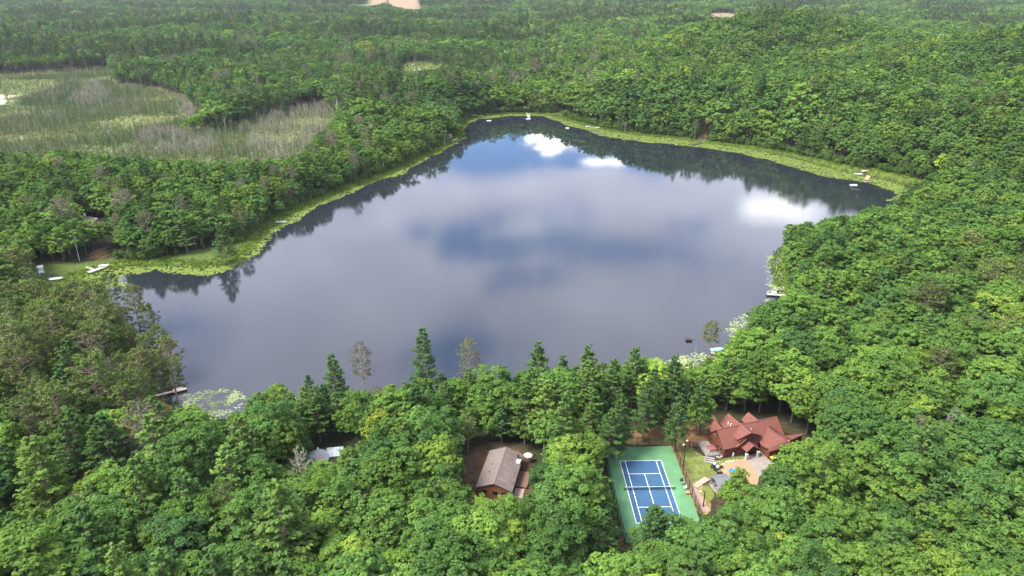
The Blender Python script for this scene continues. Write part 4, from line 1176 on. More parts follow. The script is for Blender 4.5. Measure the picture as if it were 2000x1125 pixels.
mat('dry_grass', (0.215, 0.165, 0.062), 0.95, 0.28, 0.6, 0.4)
mat('mulch', (0.165, 0.092, 0.042), 0.95, 0.30, 0.8, 0.5)
mat('pale_boards', (0.40, 0.30, 0.24), 0.85, 0.12, 2.0)
mat('brick_walk', (0.36, 0.25, 0.20), 0.9, 0.12, 2.0)
mat('dock_wood', (0.40, 0.36, 0.31), 0.85, 0.15, 2.0, 0.2)
mat('dock_wood_tan', (0.60, 0.50, 0.38), 0.85, 0.12, 2.0, 0.2)
mat('dark_wood', (0.055, 0.045, 0.040), 0.85, 0.2, 2.0)
mat('grey_deck', (0.30, 0.275, 0.25), 0.85, 0.18, 1.5, 0.2)
mat('grey_roof', (0.125, 0.130, 0.145), 0.7, 0.08, 1.5, aniso=(3.0, .6, 1.0))
mat('brown_roof', (0.150, 0.120, 0.105), 0.9, 0.07, 1.2, 0.2)
mat('streaked_roof', (0.150, 0.120, 0.105), 0.9, 0.34, 0.9, 0.2, col2=(0.190, 0.154, 0.136), aniso=(0.35, 2.6, 1.0))
mat('rust_siding', (0.21, 0.082, 0.036), 0.8, 0.15, 1.5, 0.2, aniso=(0.4, 0.4, 8.0))
mat('brown_deck', (0.155, 0.085, 0.062), 0.85, 0.15, 1.5)
mat('tin', (0.52, 0.56, 0.58), 0.42, 0.22, 0.8, metal=0.35)
mat('rusty_tin', (0.48, 0.38, 0.33), 0.6, 0.25, 0.9, col2=(0.40, 0.22, 0.14))
mat('boat_white', (0.80, 0.80, 0.78), 0.4, 0.04, 2.0)
mat('boat_blue', (0.12, 0.42, 0.58), 0.4, 0.08, 2.0)
mat('pale_blue', (0.40, 0.66, 0.74), 0.5, 0.08, 2.0)
mat('canopy_teal', (0.09, 0.20, 0.26), 0.7, 0.1, 2.0)
mat('blue_tarp', (0.012, 0.115, 0.50), 0.5, 0.12, 2.5)
mat('pool_blue', (0.03, 0.20, 0.62), 0.5, 0.08, 2.0)
mat('yellow_plastic', (0.78, 0.52, 0.03), 0.5, 0.06, 3.0)
mat('maroon_cover', (0.250, 0.085, 0.070), 0.7, 0.08, 2.0)
mat('cushion_grey', (0.30, 0.30, 0.31), 0.9, 0.1, 3.0)
mat('red_plastic', (0.45, 0.09, 0.05), 0.5, 0.08, 3.0)
mat('lake_roof', (0.155, 0.138, 0.127), 0.9, 0.1, 0.9)
mat('house_tan', (0.35, 0.27, 0.19), 0.85, 0.12, 1.5)
mat('lamp_white', (0.75, 0.75, 0.72), 0.5, 0.04, 3.0)
mat('orange_tan', (0.48, 0.27, 0.16), 0.8, 0.12, 2.0)


def chain_link():
    m = bpy.data.materials.new('chain_link'); m.use_nodes = True; MATS['chain_link'] = m
    nt = m.node_tree; nt.nodes.clear(); L = nt.links.new
    tc = N(nt, 'ShaderNodeTexCoord'); sp = N(nt, 'ShaderNodeSeparateXYZ'); L(tc.outputs['Object'], sp.inputs[0])
    along = math_node(nt, 'ADD', sp.outputs[0], sp.outputs[1])
    wires = None
    for sg in (1.0, -1.0):
        t = math_node(nt, 'FRACT', math_node(nt, 'MULTIPLY', math_node(nt, 'ADD', along, math_node(nt, 'MULTIPLY', sp.outputs[2], sg)), 14.0))
        w = math_node(nt, 'LESS_THAN', t, 0.22)
        wires = w if wires is None else math_node(nt, 'MAXIMUM', wires, w)
    tr = N(nt, 'ShaderNodeBsdfTransparent'); d = N(nt, 'ShaderNodeBsdfDiffuse', inp={'Color': (0.02, 0.022, 0.022, 1)})
    mx = N(nt, 'ShaderNodeMixShader'); L(wires, mx.inputs[0]); L(tr.outputs[0], mx.inputs[1]); L(d.outputs[0], mx.inputs[2])
    o = N(nt, 'ShaderNodeOutputMaterial'); L(mx.outputs[0], o.inputs[0])


chain_link()

# ---- ground sheets of the yard (each 4 mm and more above the one below)


def sheet(name, px, z, m, label, jitter=0.0, it=1, kind='structure'):
    p = ground_poly(px, GZ)
    if it: p = smooth_poly(p, it)
    if jitter: p = p + np.random.default_rng(len(px)).normal(0, jitter, p.shape)
    o = MB().poly([(a, b, z) for a, b in p]).build(name, m)
    if o.data.polygons[0].normal.z < 0: o.data.flip_normals()
    tag(o, label, name.replace('_', ' '), kind=kind)
    return o


sheet('mulch', [(1190, 850), (1250, 840), (1330, 824), (1380, 808), (1402, 812), (1400, 850), (1382, 872), (1345, 872), (1312, 868), (1190, 872)], GZ + .006, 'mulch', 'brown needle litter behind the fence and beside the deck', .25)
sheet('dry_grass', [(1205, 862), (1240, 855), (1300, 852), (1325, 858), (1345, 868), (1362, 890), (1370, 960), (1398, 992), (1372, 1010), (1350, 985), (1318, 880), (1306, 868), (1215, 870)], GZ + .012, 'dry_grass', 'dry yellow grass along the court fence', .25)
sheet('lawn', [(1326, 874), (1345, 872), (1372, 892), (1400, 902), (1418, 893), (1455, 890), (1460, 898), (1410, 908), (1408, 926), (1396, 936), (1378, 938), (1356, 950), (1340, 918)], GZ + .018, 'lawn', 'patchy green lawn between the court and the red house', .2)
sheet('lawn', [(1370, 952), (1384, 945), (1396, 962), (1392, 975), (1382, 985), (1374, 970)], GZ + .018, 'lawn', 'small patch of lawn below the grey shed', .15)
sheet('gravel_yard', [(1409, 906), (1430, 902), (1450, 897), (1464, 891), (1484, 912), (1482, 938), (1474, 960), (1472, 1000), (1458, 1000), (1456, 965), (1440, 945), (1415, 930), (1408, 918)], GZ + .024, 'orange_gravel', 'orange gravel yard in front of the red house')
sheet('driveway', [(1455, 896), (1462, 890), (1493, 880), (1514, 904), (1518, 925), (1500, 934), (1482, 930), (1474, 916), (1462, 903)], GZ + .030, 'concrete', 'grey concrete apron before the garage', it=0)

# ---- tennis court
CT = R(1.53); CC = (34.402, 147.274)
court = thing('tennis_court', 'green and blue tennis court with white lines in the clearing', 'tennis court', (*CC, GZ), CT)
MB().box((0.25, -0.05, 0.02), (18.9, 36.5, 0.08)).build('court_apron', 'court_green', court)
MB().box((0, 0, 0.062), (10.97, 23.77, 0.010)).build('playing_area', 'court_blue', court)
for cx, cy_, sx, sy in ((0, 11.885, 11.07, .10), (0, -11.885, 11.07, .10), (-5.485, 0, .10, 23.67), (5.485, 0, .10, 23.67), (-4.115, 0, .09, 23.67), (4.115, 0, .09, 23.67), (0, 6.4, 8.14, .09), (0, -6.4, 8.14, .09), (0, 0, .09, 12.7)):
    MB().box((cx, cy_, .068), (sx * 1.0, sy * 1.0, .008) if min(sx, sy) > .5 else (max(sx, .13), max(sy, .13), .008)).build('court_line', 'white_paint', court)
net = thing('tennis_net', 'dark net with white tape across the blue court', 'tennis net', (*CC, GZ), CT)
for s_ in (-1, 1): MB().tube([(s_ * 6.4, 0, .05), (s_ * 6.4, 0, 1.10)], .06, 8).build('post', 'black_metal', net)
nb = MB()
for i in range(64): nb.box((-6.3 + i * .2, 0, .52), (.085, .012, .86))
for i in range(5): nb.box((0, 0, .16 + i * .19), (12.6, .010, .035))
nb.build('netting', 'net_dark', net)
MB().box((0, 0, 1.0), (12.7, .05, .11)).build('tape', 'white_paint', net)
MB().box((0, -.02, .53), (.06, .03, .84)).build('centre_strap', 'white_paint', net)

fence = thing('chain_link_fence', 'black chain-link fence round the tennis court', 'fence', (*CC, GZ), CT)
FX0, FX1, FY0, FY1, FH = -9.35, 9.85, -18.45, 18.35, 3.0
corners = [(FX0, FY0), (FX0, FY1), (FX1, FY1), (FX1, FY0)]
for ci in range(4):
    a, b_ = np.array(corners[ci]), np.array(corners[(ci + 1) % 4]); Ln = np.linalg.norm(b_ - a); nbay = int(round(Ln / 3.05))
    for i in range(nbay):
        p, q = a + (b_ - a) * i / nbay, a + (b_ - a) * (i + 1) / nbay
        if ci == 2 and i == 6: nbx = 1
        MB().tube([(*p, 0), (*p, FH + .05)], .075 if i else .11, 6).build('post', 'black_metal', fence)
        MB().tube([(*p, FH - .03), (*q, FH - .03)], .035, 5).build('rail', 'black_metal', fence)
        MB().poly([(*p, .05), (*q, .05), (*q, FH - .06), (*p, FH - .06)]).build('mesh_panel', 'chain_link', fence)


def lamp_post(x, y, h, heads, label):
    o = thing('lamp_post', label, 'lamp post', (x, y, GZ), 0, 'lamp posts by the court')
    MB().tube([(0, 0, 0), (0, 0, .22)], [.28, .22], 10).build('base', 'black_metal', o)
    MB().tube([(0, 0, .2), (0, 0, h)], [.15, .11], 8).build('pole', 'black_metal', o)
    for hx, hy, hz in heads:
        ar = MB().tube([(0, 0, h - .1 + hz), (hx, hy, h + hz)], .035, 5).build('arm', 'black_metal', o)
        MB().box((hx * 1.25, hy * 1.25, h + hz), (.55, .34, .14), math.atan2(hy, hx), (.8, .8)).build('lamp_head', 'lamp_white', ar)


lamp_post(45.0, 157.0, 7.6, ((-.5, -.3, -.6), (.3, .3, .1)), 'black lamp post with white floodlights between fence and lawn')
lamp_post(46.4, 141.2, 4.6, ((-.9, -.1, 0),), 'short black lamp post with one arm beside the brick walk')


def chair(x, y, rz, label, m='cushion_grey', z=GZ + .06):
    o = thing('court_chair', label, 'chair', (x, y, z), rz, 'chairs on the court')
    MB().box((0, 0, .44), (.62, .6, .07)).build('seat', m, o)
    MB().box((0, .30, .75), (.62, .07, .6)).build('backrest', m, o)
    for sx in (-1, 1):
        for sy in (-1, 1): MB().box((sx * .28, sy * .26, .205), (.05, .05, .41)).build('leg', 'black_metal', o)
        MB().box((sx * .31, -.02, .64), (.06, .56, .05)).build('armrest', 'black_metal', o)


chair(43.05, 150.6, R(-80), 'dark chair on the green court, farther of the three by the fence', 'black_metal')
chair(43.15, 149.5, R(-95), 'grey chair on the green court beside the darker one')
chair(43.35, 147.6, R(-85), 'pale grey chair on the green court nearest the gate', 'lamp_white')
chair(26.9, 160.6, R(100), 'dark chair on the green court at its far left corner', 'black_metal')
o = thing('cooler', 'red cooler with pale lid on the court edge', 'cooler', (43.5, 145.6, GZ + .06), R(10))
MB().box((0, 0, .24), (.85, .5, .48), 0, (1.06, 1.06)).build('body', 'red_plastic', o); MB().box((0, 0, .525), (.92, .56, .09)).build('lid', 'orange_tan', o)
o = thing('ball_basket', 'white ball basket standing at the far left of the court', 'ball basket', (27.7, 159.9, GZ + .06))
MB().box((0, 0, .72), (.45, .45, .42), 0, (1.25, 1.25)).build('basket', 'lamp_white', o)
for sx in (-1, 1):
    for sy in (-1, 1): MB().tube([(sx * .25, sy * .25, 0), (sx * .16, sy * .16, .55)], .025, 5).build('leg', 'grey_metal', o)

# ---- the red house
HO = (54.8, 163.7)
house = thing('red_house', 'large dark red lodge with many steep red roofs beside the court', 'house', (*HO, GZ), R(19))


def roof_piece(name, pts, m='red_shingle', t=.18, parent=None):
    return MB().slab(pts, t).build(name, m, parent or house)


# walls
def gable_box(parent, a0, a1, b0, b1, zw, zr, m, axis='a', name='wall'):
    """walls with a gable at both ends of the ridge axis"""
    mb = MB()
    if axis == 'a':
        bm = (b0 + b1) / 2
        prof = [(b0, 0), (b0, zw), (bm, zr), (b1, zw), (b1, 0)]
        A = [(a0, b, z) for b, z in prof]; B = [(a1, b, z) for b, z in prof]
    else:
        am = (a0 + a1) / 2
        prof = [(a0, 0), (a0, zw), (am, zr), (a1, zw), (a1, 0)]
        A = [(a, b0, z) for a, z in prof]; B = [(a, b1, z) for a, z in prof]
    n = len(mb.v); mb.v += A + B; k = 5
    mb.f += [tuple(range(n, n + k)), tuple(range(n + 2 * k - 1, n + k - 1, -1))]
    for i in range(k):
        j = (i + 1) % k
        mb.f.append((n + i, n + k + i, n + k + j, n + j))
    return mb.build(name, m, parent)


gable_box(house, .45, 18.9, -3.55, 3.55, 3.05, 6.35, 'red_siding')
gable_box(house, 4.7, 11.2, -3.95, 0, 4.5, 6.35, 'red_siding', 'b')
gable_box(house, .8, 3.4, 0, 4.5, 4.3, 6.0, 'red_siding', 'b')
gable_box(house, 5.5, 9.9, 0, 5.6, 4.3, 6.25, 'red_siding', 'b')
gable_box(house, 11.3, 14.9, 0, 4.1, 4.8, 6.35, 'red_siding', 'b')
MB().slab([(11.4, -8.0, 3.0), (16.4, -8.0, 3.0), (24.4, -4.9, 3.0), (18.6, -3.6, 3.0), (11.8, -3.6, 3.0)], 3.0).build('garage_wall', 'red_siding', house)
# roofs
E0 = 3.0
roof_piece('main_roof', [(0, 0, 6.75), (0, -4.0, E0), (19.35, -4.0, E0), (19.2, 0, 6.75)])
roof_piece('main_roof', [(0, 0, 6.751), (19.2, 0, 6.751), (19.35, 4.0, E0), (0, 4.0, E0)])
rp_ = MB().box((9.6, 0, 6.79), (19.2, .28, .07)).build('ridge_cap', 'red_trim', house)
roof_piece('front_gable_roof', [(7.55, .6, 6.92), (4.2, .6, 4.95), (4.2, -3.6, 4.95), (7.55, -4.45, 6.92)])
roof_piece('front_gable_roof', [(7.551, -4.45, 6.92), (11.75, -3.7, 4.75), (11.75, .6, 4.75), (7.551, .6, 6.92)])
roof_piece('lower_gable_roof', [(6.2, -3.0, 4.7), (3.85, -3.0, 3.06), (3.85, -4.25, 3.06), (6.6, -4.25, 4.98)])
roof_piece('porch_roof', [(7.6, -3.7, 3.95), (5.45, -3.9, 2.62), (5.45, -6.45, 2.62), (7.6, -6.2, 3.95)])
roof_piece('porch_roof', [(7.601, -6.2, 3.95), (9.7, -6.45, 2.62), (9.7, -3.9, 2.62), (7.601, -3.7, 3.95)])
roof_piece('back_gable_roof', [(2.1, 0, 6.5), (2.1, 4.9, 6.5), (.25, 5.0, 4.4), (.25, 0, 4.4)])
roof_piece('back_gable_roof', [(2.101, 4.9, 6.5), (2.101, 0, 6.5), (3.95, 0, 4.4), (3.95, 5.0, 4.4)])
roof_piece('back_gable_roof', [(7.6, 0, 6.72), (7.6, 5.9, 6.72), (4.85, 6.1, 4.1), (4.85, 0, 4.1)])
roof_piece('back_gable_roof', [(7.601, 5.9, 6.72), (7.601, 0, 6.72), (10.35, 0, 4.1), (10.35, 6.1, 4.1)])
roof_piece('back_gable_roof', [(13.05, 0, 6.82), (13.05, 4.45, 6.82), (10.85, 4.2, 5.0), (10.85, 0, 5.0)])
roof_piece('back_gable_roof', [(13.051, 4.45, 6.82), (13.051, 0, 6.82), (15.3, 0, 5.0), (15.3, 4.2, 5.0)])
# swept link roof down to the garage: a curved sheet from the curved ridge to the eave
rd = [np.array(p) for p in ((15.3, -.6, 5.95), (15.7, -2.2, 5.25), (16.5, -4.0, 4.78), (17.4, -5.9, 4.5), (18.4, -7.5, 4.42))]
ev = [np.array(p) for p in ((12.6, -2.5, 4.1), (11.3, -3.6, 3.25), (10.75, -5.0, 3.0), (10.85, -6.5, 3.02), (11.3, -8.0, 3.22))]
mb = MB(); G = []
for r_, e_ in zip(rd, ev):
    row = []
    for k_ in range(6):
        t = k_ / 5; p = r_ * (1 - t) + e_ * t; p = p - np.array([0, 0, .35 * math.sin(math.pi * t)])
        row.append(p)
    G.append(row)
nv = len(G[0])
mb.v = [tuple(p) for row in G for p in row] + [tuple(p - np.array([0, 0, .18])) for row in G for p in row]
tot = len(G) * nv
for i in range(len(G) - 1):
    for j in range(nv - 1):
        q = (i * nv + j, i * nv + j + 1, (i + 1) * nv + j + 1, (i + 1) * nv + j)
        mb.f.append(q); mb.f.append(tuple(tot + k_ for k_ in q[::-1]))
rim = [(i, 0) for i in range(len(G))] + [(len(G) - 1, j) for j in range(1, nv)] + [(i, nv - 1) for i in range(len(G) - 2, -1, -1)] + [(0, j) for j in range(nv - 2, 0, -1)]
for k_ in range(len(rim)):
    a, b_ = rim[k_], rim[(k_ + 1) % len(rim)]; ia, ib = a[0] * nv + a[1], b_[0] * nv + b_[1]
    mb.f.append((ia, ib, tot + ib, tot + ia))
mb.build('swept_roof', 'red_shingle', house, True)
roof_piece('swept_roof_back', [(15.3, -.6, 5.95), (17.4, -5.9, 4.5), (18.4, -7.5, 4.42), (19.4, -4.85, 3.6), (19.3, -3.8, 3.15)])
roof_piece('garage_roof', [(11.3, -8.0, 3.24), (10.0, -8.55, 3.02), (16.6, -8.5, 3.0), (18.4, -7.5, 4.44)])
roof_piece('garage_roof', [(18.4, -7.5, 4.44), (16.6, -8.5, 3.0), (25.0, -5.05, 3.28), (19.4, -4.85, 3.62)])
# details
for b_, z_ in ((2.35, 2.15), (-.7, 1.95), (-2.3, 1.9), (.2, 4.7)):
    wn = MB().box((.43, b_, z_), (.07, .95, 1.05)).build('window', 'red_trim', house); MB().box((.39, b_, z_), (.04, .75, .85)).build('pane', 'dark_glass', wn)
for a_, z_, w_ in ((7.0, 4.7, 1.1), (8.6, 4.7, 1.1), (2.2, 1.7, 1.2), (10.3, 1.6, 1.2)):
    bb = -3.97 if 4.7 < a_ < 11.2 else -3.57
    wn = MB().box((a_, bb, z_), (w_, .07, 1.15)).build('window', 'red_trim', house); MB().box((a_, bb - .04, z_), (w_ - .2, .04, .95)).build('pane', 'dark_glass', wn)
dr = MB().box((7.6, -3.98, 1.1), (1.2, .08, 2.2)).build('door', 'dark_wood', house); MB().box((8.0, -4.04, 1.05), (.06, .06, .16)).build('handle', 'grey_metal', dr)
for a_ in (12.9, 15.1):
    gd = MB().box((a_, -8.03, 1.2), (2.0, .08, 2.35)).build('garage_door', 'dark_wood', house)
    for k_ in range(4): MB().box((a_, -8.08, .35 + k_ * .56), (1.9, .03, .50)).build('door_panel', 'red_siding', gd)
for a_ in (5.75, 9.35):
    MB().box((a_, -6.2, .85), (.62, .62, 1.7), 0, (.8, .8)).build('stone_pier', 'grey_stone', house)
    MB().box((a_, -6.2, 1.76), (.72, .72, .12)).build('pier_cap', 'lamp_white', house)
    MB().box((a_, -6.2, 2.2), (.2, .2, .8)).build('porch_post', 'dark_wood', house)
for a_, b_, z_ in ((5.9, 3.2, 5.1), (6.0, 2.2, 5.2)):
    MB().tube([(a_, b_, z_), (a_, b_, z_ + .75)], .13, 8).build('flue', 'lamp_white', house)
for a_, b_, z_ in ((9.5, -1.9, 5.95), (17.5, -7.55, 4.0)):
    MB().tube([(a_, b_, z_ - .2), (a_, b_, z_ + .35)], .09, 8).build('vent_pipe', 'lamp_white', house)
MB().box((3.3, -3.85, .55), (.35, .3, 1.1)).build('meter_box', 'lamp_white', house)
# deck beside the house
dk = thing('house_deck', 'grey timber deck with rails at the left end of the red house', 'deck', (*HO, GZ), R(19))
MB().slab([(-3.6, -2.2, .55), (-.1, -2.6, .55), (.4, 3.9, .55), (-2.6, 4.4, .55)], .5).build('deck_floor', 'grey_deck', dk)
for k_ in range(6):
    for p, q in (((-3.6, -2.2), (-2.6, 4.4)), ((-3.6, -2.2), (-.1, -2.6))):
        t = k_ / 5; MB().box((p[0] + (q[0] - p[0]) * t, p[1] + (q[1] - p[1]) * t, 1.05), (.12, .12, 1.0)).build('rail_post', 'grey_deck', dk)
for p, q in (((-3.6, -2.2), (-2.6, 4.4)), ((-3.6, -2.2), (-.1, -2.6))):
    for zz in (1.5, 1.1): MB().tube([(*p, zz), (*q, zz)], .06, 5).build('rail', 'grey_deck', dk)
for k_ in range(3):
    MB().box((-3.3 - k_ * .5, -2.8 - k_ * .55, .38 - k_ * .14), (2.6, .5, .12), R(-35)).build('step', 'grey_deck', dk)
ht = thing('hot_tub', 'hot tub under a red-brown cover on the grey deck', 'hot tub', tuple(np.array([HO[0], HO[1], GZ + .55]) + np.array([math.cos(R(19)) * -1.3 - math.sin(R(19)) * -.2, math.sin(R(19)) * -1.3 + math.cos(R(19)) * -.2, 0])), R(19))
MB().box((0, 0, .42), (2.1, 2.1, .84)).build('tub', 'grey_deck', ht)
for s_ in (-.53, .53): MB().box((s_, 0, .9), (1.03, 2.14, .12)).build('cover', 'maroon_cover', ht)
# bed edging and loose stones
STONE = []
for k_ in range(3):
    rg = np.random.default_rng(700 + k_); d_ = sphere_dirs(rg, 14)
    import bmesh
    bm = bmesh.new()
    for p in d_ * rg.uniform(.75, 1.1, (14, 1)): bm.verts.new(tuple(p * (1, .8, .6)))
    bmesh.ops.convex_hull(bm, input=bm.verts); me = bpy.data.meshes.new('stone'); bm.to_mesh(me); bm.free(); me.materials.append(MATS['pale_stone']); STONE.append(me)


def stone_row(px, label, step, r0, r1):
    P = [un(a, b, GZ) for a, b in px]; o = thing('stone_edging', label, 'stone edging', P[0])
    for p, q in zip(P[:-1], P[1:]):
        n_ = max(1, int(np.linalg.norm(q - p) / step))
        for i in range(n_):
            c = bpy.data.objects.new('stone', STONE[int(RNG.integers(3))]); COL.objects.link(c); c.parent = o
            r_ = RNG.uniform(r0, r1); w_ = p + (q - p) * (i + RNG.uniform(-.2, .2)) / n_ - P[0] + RNG.normal(0, .12, 3)
            c.location = (w_[0], w_[1], r_ * .3); c.scale = (r_, r_, r_); c.rotation_euler = (0, 0, RNG.uniform(0, 6))


stone_row([(1409, 908), (1416, 903), (1430, 901), (1445, 897)], 'row of pale boulders between lawn and orange gravel', .55, .22, .42)
stone_row([(1350, 868), (1352, 880), (1372, 892), (1400, 901), (1410, 905)], 'curved pale stone kerb sweeping from the deck across the lawn', .42, .10, .2)
o = thing('fire_ring', 'round grey stone fire ring on the lawn by the house corner', 'fire ring', un(1404, 891, GZ))
for k_ in range(10):
    a_ = k_ * .628; MB().box((.75 * math.cos(a_), .75 * math.sin(a_), .14), (.42, .28, .28), a_ + 1.57).build('stone', 'grey_stone', o)
o = tag(MB().box((0, 0, .03), (2.4, 1.5, .05), R(20)).build('turf_mat', 'court_green'), 'green turf mat on the lawn beside the fire ring', 'mat'); o.location = un(1396, 887.5, GZ + .02)


def lounger(px, py, rz, label, m='black_metal'):
    p = un(px, py, GZ); o = thing('sun_lounger', label, 'sun lounger', p, rz, 'loungers on the lawn')
    MB().box((0, -.35, .34), (.8, 1.4, .12)).build('seat', 'black_metal', o)
    b_ = MB().box((0, 0, 0), (.8, .85, .12)).build('backrest', 'cushion_grey', o); b_.location = (0, .62, .56); b_.rotation_euler = (R(38), 0, 0)
    for sx in (-1, 1):
        for y_ in (-.95, .3): MB().box((sx * .34, y_, .14), (.07, .07, .28)).build('leg', 'black_metal', o)
        MB().box((sx * .42, -.05, .5), (.07, 1.0, .06)).build('armrest', 'black_metal', o)


lounger(1393, 911, R(-38), 'black lounger on the lawn, farther of the two from the shed')
lounger(1399, 917, R(-38), 'black lounger on the lawn, nearer to the grey shed')
o = thing('bench', 'low dark bench behind the grey shed roof', 'bench', un(1405, 925, GZ), R(12))
MB().box((0, 0, .42), (1.6, .45, .08)).build('seat', 'black_metal', o)
for s_ in (-.6, .6): MB().box((s_, 0, .19), (.1, .4, .38)).build('leg', 'black_metal', o)
o = thing('wading_pool', 'small round bright blue wading pool on orange gravel', 'wading pool', un(1430, 921.5, GZ + .03))
rim_ = [(0.85 * math.cos(a), 0.85 * math.sin(a), .06 + .22) for a in np.arange(0, 6.4, .4)]
MB().tube(rim_, .1, 6, False).build('rim', 'pool_blue', o); MB().prism([(.8 * math.cos(a), .8 * math.sin(a)) for a in np.arange(0, 6.28, .4)], 0.0, .2).build('basin', 'pool_blue', o)
o = thing('planter', 'small dark planter at the corner of the gravel yard', 'planter', un(1409, 914, GZ))
MB().box((0, 0, .35), (.5, .5, .7), 0, (1.2, 1.2)).build('pot', 'black_metal', o); MB().box((0, 0, .78), (.4, .4, .25), .6, (.4, .4)).build('plant', 'lawn', o)
o = thing('storage_bin', 'black storage bin with a bright yellow lid by the garage', 'bin', un(1508.5, 900, GZ + .03), R(20))
MB().box((0, 0, .5), (1.0, .9, 1.0), 0, (1.1, 1.1)).build('body', 'black_metal', o)
MB().box((0.0, 0, 1.06), (1.2, 1.1, .14)).build('lid', 'yellow_plastic', o)
for s_ in (-1, 1): MB().tube([(s_ * .4, .35, .12), (s_ * .5, .35, .12)], .12, 8).build('wheel', 'black_metal', o)

# ---- grey shed with open front
shed = thing('garden_shed', 'small open shed with a grey roof between court and gravel yard', 'shed', (52.5, 147.9, GZ), R(14))
for x_, y_ in ((-1.9, 2.0), (1.9, 2.0), (-1.9, -2.1), (1.9, -2.1), (-1.9, 0)): MB().box((x_, y_, 1.15), (.16, .16, 2.3)).build('post', 'grey_deck', shed)
MB().box((0, 2.0, 1.1), (3.7, .08, 2.2)).build('back_wall', 'grey_deck', shed); MB().box((1.9, 0, 1.1), (.08, 3.9, 2.2)).build('side_wall', 'grey_deck', shed)
MB().box((0, 0, .07), (4.3, 4.6, .14)).build('floor', 'grey_deck', shed)
for k_ in range(9): MB().box((-1.9, -2.0 + k_ * .5, .6), (.06, .06, .9)).build('baluster', 'grey_deck', shed)
MB().box((-1.9, 0, 1.05), (.1, 4.1, .08)).build('handrail', 'grey_deck', shed)
MB().slab([(-2.15, 0.1, 3.2), (-2.15, -2.6, 2.35), (2.15, -2.6, 2.35), (2.15, .1, 3.2)], .12).build('roof', 'grey_roof', shed)
MB().slab([(-2.15, .101, 3.2), (2.15, .101, 3.2), (2.15, 2.45, 2.4), (-2.15, 2.45, 2.4)], .12).build('roof', 'grey_roof', shed)
for k_ in range(9): MB().box((-2.0 + k_ * .5, -1.25, 2.84), (.05, 2.8, .05)).build('roof_seam', 'grey_metal', shed); shed.children[-1].rotation_euler = (0, 0, 0)
for ch in [c for c in shed.children if c.name.startswith('roof_seam')]:
    ch.data.transform(__import__('mathutils').Matrix.Translation((0, -1.25, 2.84)) @ __import__('mathutils').Matrix.Rotation(R(17.5), 4, 'X') @ __import__('mathutils').Matrix.Translation((0, 1.25, -2.80)))
for x_, y_, s_ in ((-1.3, 1.0, .5), (-1.4, -.9, .4)):
    MB().box((x_, y_, .14 + s_ * .6), (s_, s_, s_ * 1.2)).build('crate', 'dark_wood', shed)
# board steps and brick walk
walk = thing('board_steps', 'ladder of pale wooden boards leading to the shed', 'steps', un(1356, 949, GZ))
p0, p1 = un(1356.5, 950, GZ), un(1381.5, 935, GZ); dv_ = p1 - p0; an_ = math.atan2(dv_[1], dv_[0])
for k_ in range(11):
    c_ = p0 + dv_ * (k_ + .5) / 11 - p0
    MB().box((c_[0], c_[1], .05 + .01 * k_), (.36, 1.5, .08), an_).build('board', 'pale_boards', walk)
walk.location = p0
bw = thing('brick_walk', 'brown brick walk running down beside the court fence', 'walkway', un(1350, 955, GZ))
p0, p1 = un(1351, 953, GZ), un(1380, 1000, GZ); dv_ = p1 - p0; an_ = math.atan2(dv_[1], dv_[0]); n_ = 22
for k_ in range(n_):
    for s_ in (-.66, 0, .66):
        c_ = dv_ * (k_ + (.5 if s_ == 0 else .25)) / n_ + np.array([-math.sin(an_), math.cos(an_), 0]) * s_
        MB().box((c_[0], c_[1], .045), (np.linalg.norm(dv_) / n_ - .04, .62, .05), an_).build('paver', 'brick_walk', bw)
bw.location = p0

# ---- brown cabin
cab = thing('brown_cabin', 'cabin with a wide brown gable roof and rust-red walls among trees', 'cabin', (-2.94, 150.76, 3.0), R(-11.4))
gable_box(cab, -4.1, 4.1, -7.2, 7.2, 2.75, 4.35, 'rust_siding', 'b')
MB().slab([(0, 7.65, 4.62), (-4.6, 7.65, 2.8), (-4.6, -7.65, 2.8), (0, -7.65, 4.62)], .16).build('roof', 'brown_roof', cab)
MB().slab([(.001, -7.65, 4.62), (4.6, -7.65, 2.8), (4.6, 7.65, 2.8), (.001, 7.65, 4.62)], .16).build('roof', 'streaked_roof', cab)
MB().box((0, 0, 4.645), (.3, 15.3, .06)).build('ridge_cap', 'brown_roof', cab)
for x_, y_ in ((-2.2, .8), (-2.3, -2.4)): MB().tube([(x_, y_, 3.6), (x_, y_, 4.1)], .1, 8).build('vent_pipe', 'black_metal', cab)
sk = MB().box((3.9, 3.9, 3.28), (1.0, 1.4, .35)).build('skylight', 'lamp_white', cab); MB().box((3.9, 3.9, 3.47), (.75, 1.1, .05)).build('pane', 'pale_blue', sk)
MB().box((3.5, 5.6, 3.6), (.5, .5, 1.1)).build('chimney', 'dark_wood', cab)
for x_ in (-2.4, 0.2, 2.4):
    wn = MB().box((x_, -7.22, 1.6), (1.3, .07, 1.1)).build('window', 'brown_deck', cab); MB().box((x_, -7.27, 1.6), (1.1, .04, .9)).build('pane', 'dark_glass', wn)
dr = MB().box((4.12, 1.5, 1.05), (.08, 1.0, 2.1)).build('door', 'dark_wood', cab); MB().box((4.18, 1.85, 1.0), (.05, .06, .14)).build('handle', 'grey_metal', dr)
cd_ = thing('cabin_deck', 'red-brown deck along the right side of the brown cabin', 'deck', (-2.94, 150.76, 3.0), R(-11.4))
for k_ in range(10): MB().box((5.75, -2.2 + k_ * .62, .52), (3.1, .58, .1)).build('plank', 'brown_deck', cd_)
for y_ in (-2.5, 0, 2.2, 3.7): MB().box((7.2, y_, .72), (.12, .12, 1.44)).build('rail_post', 'brown_deck', cd_)
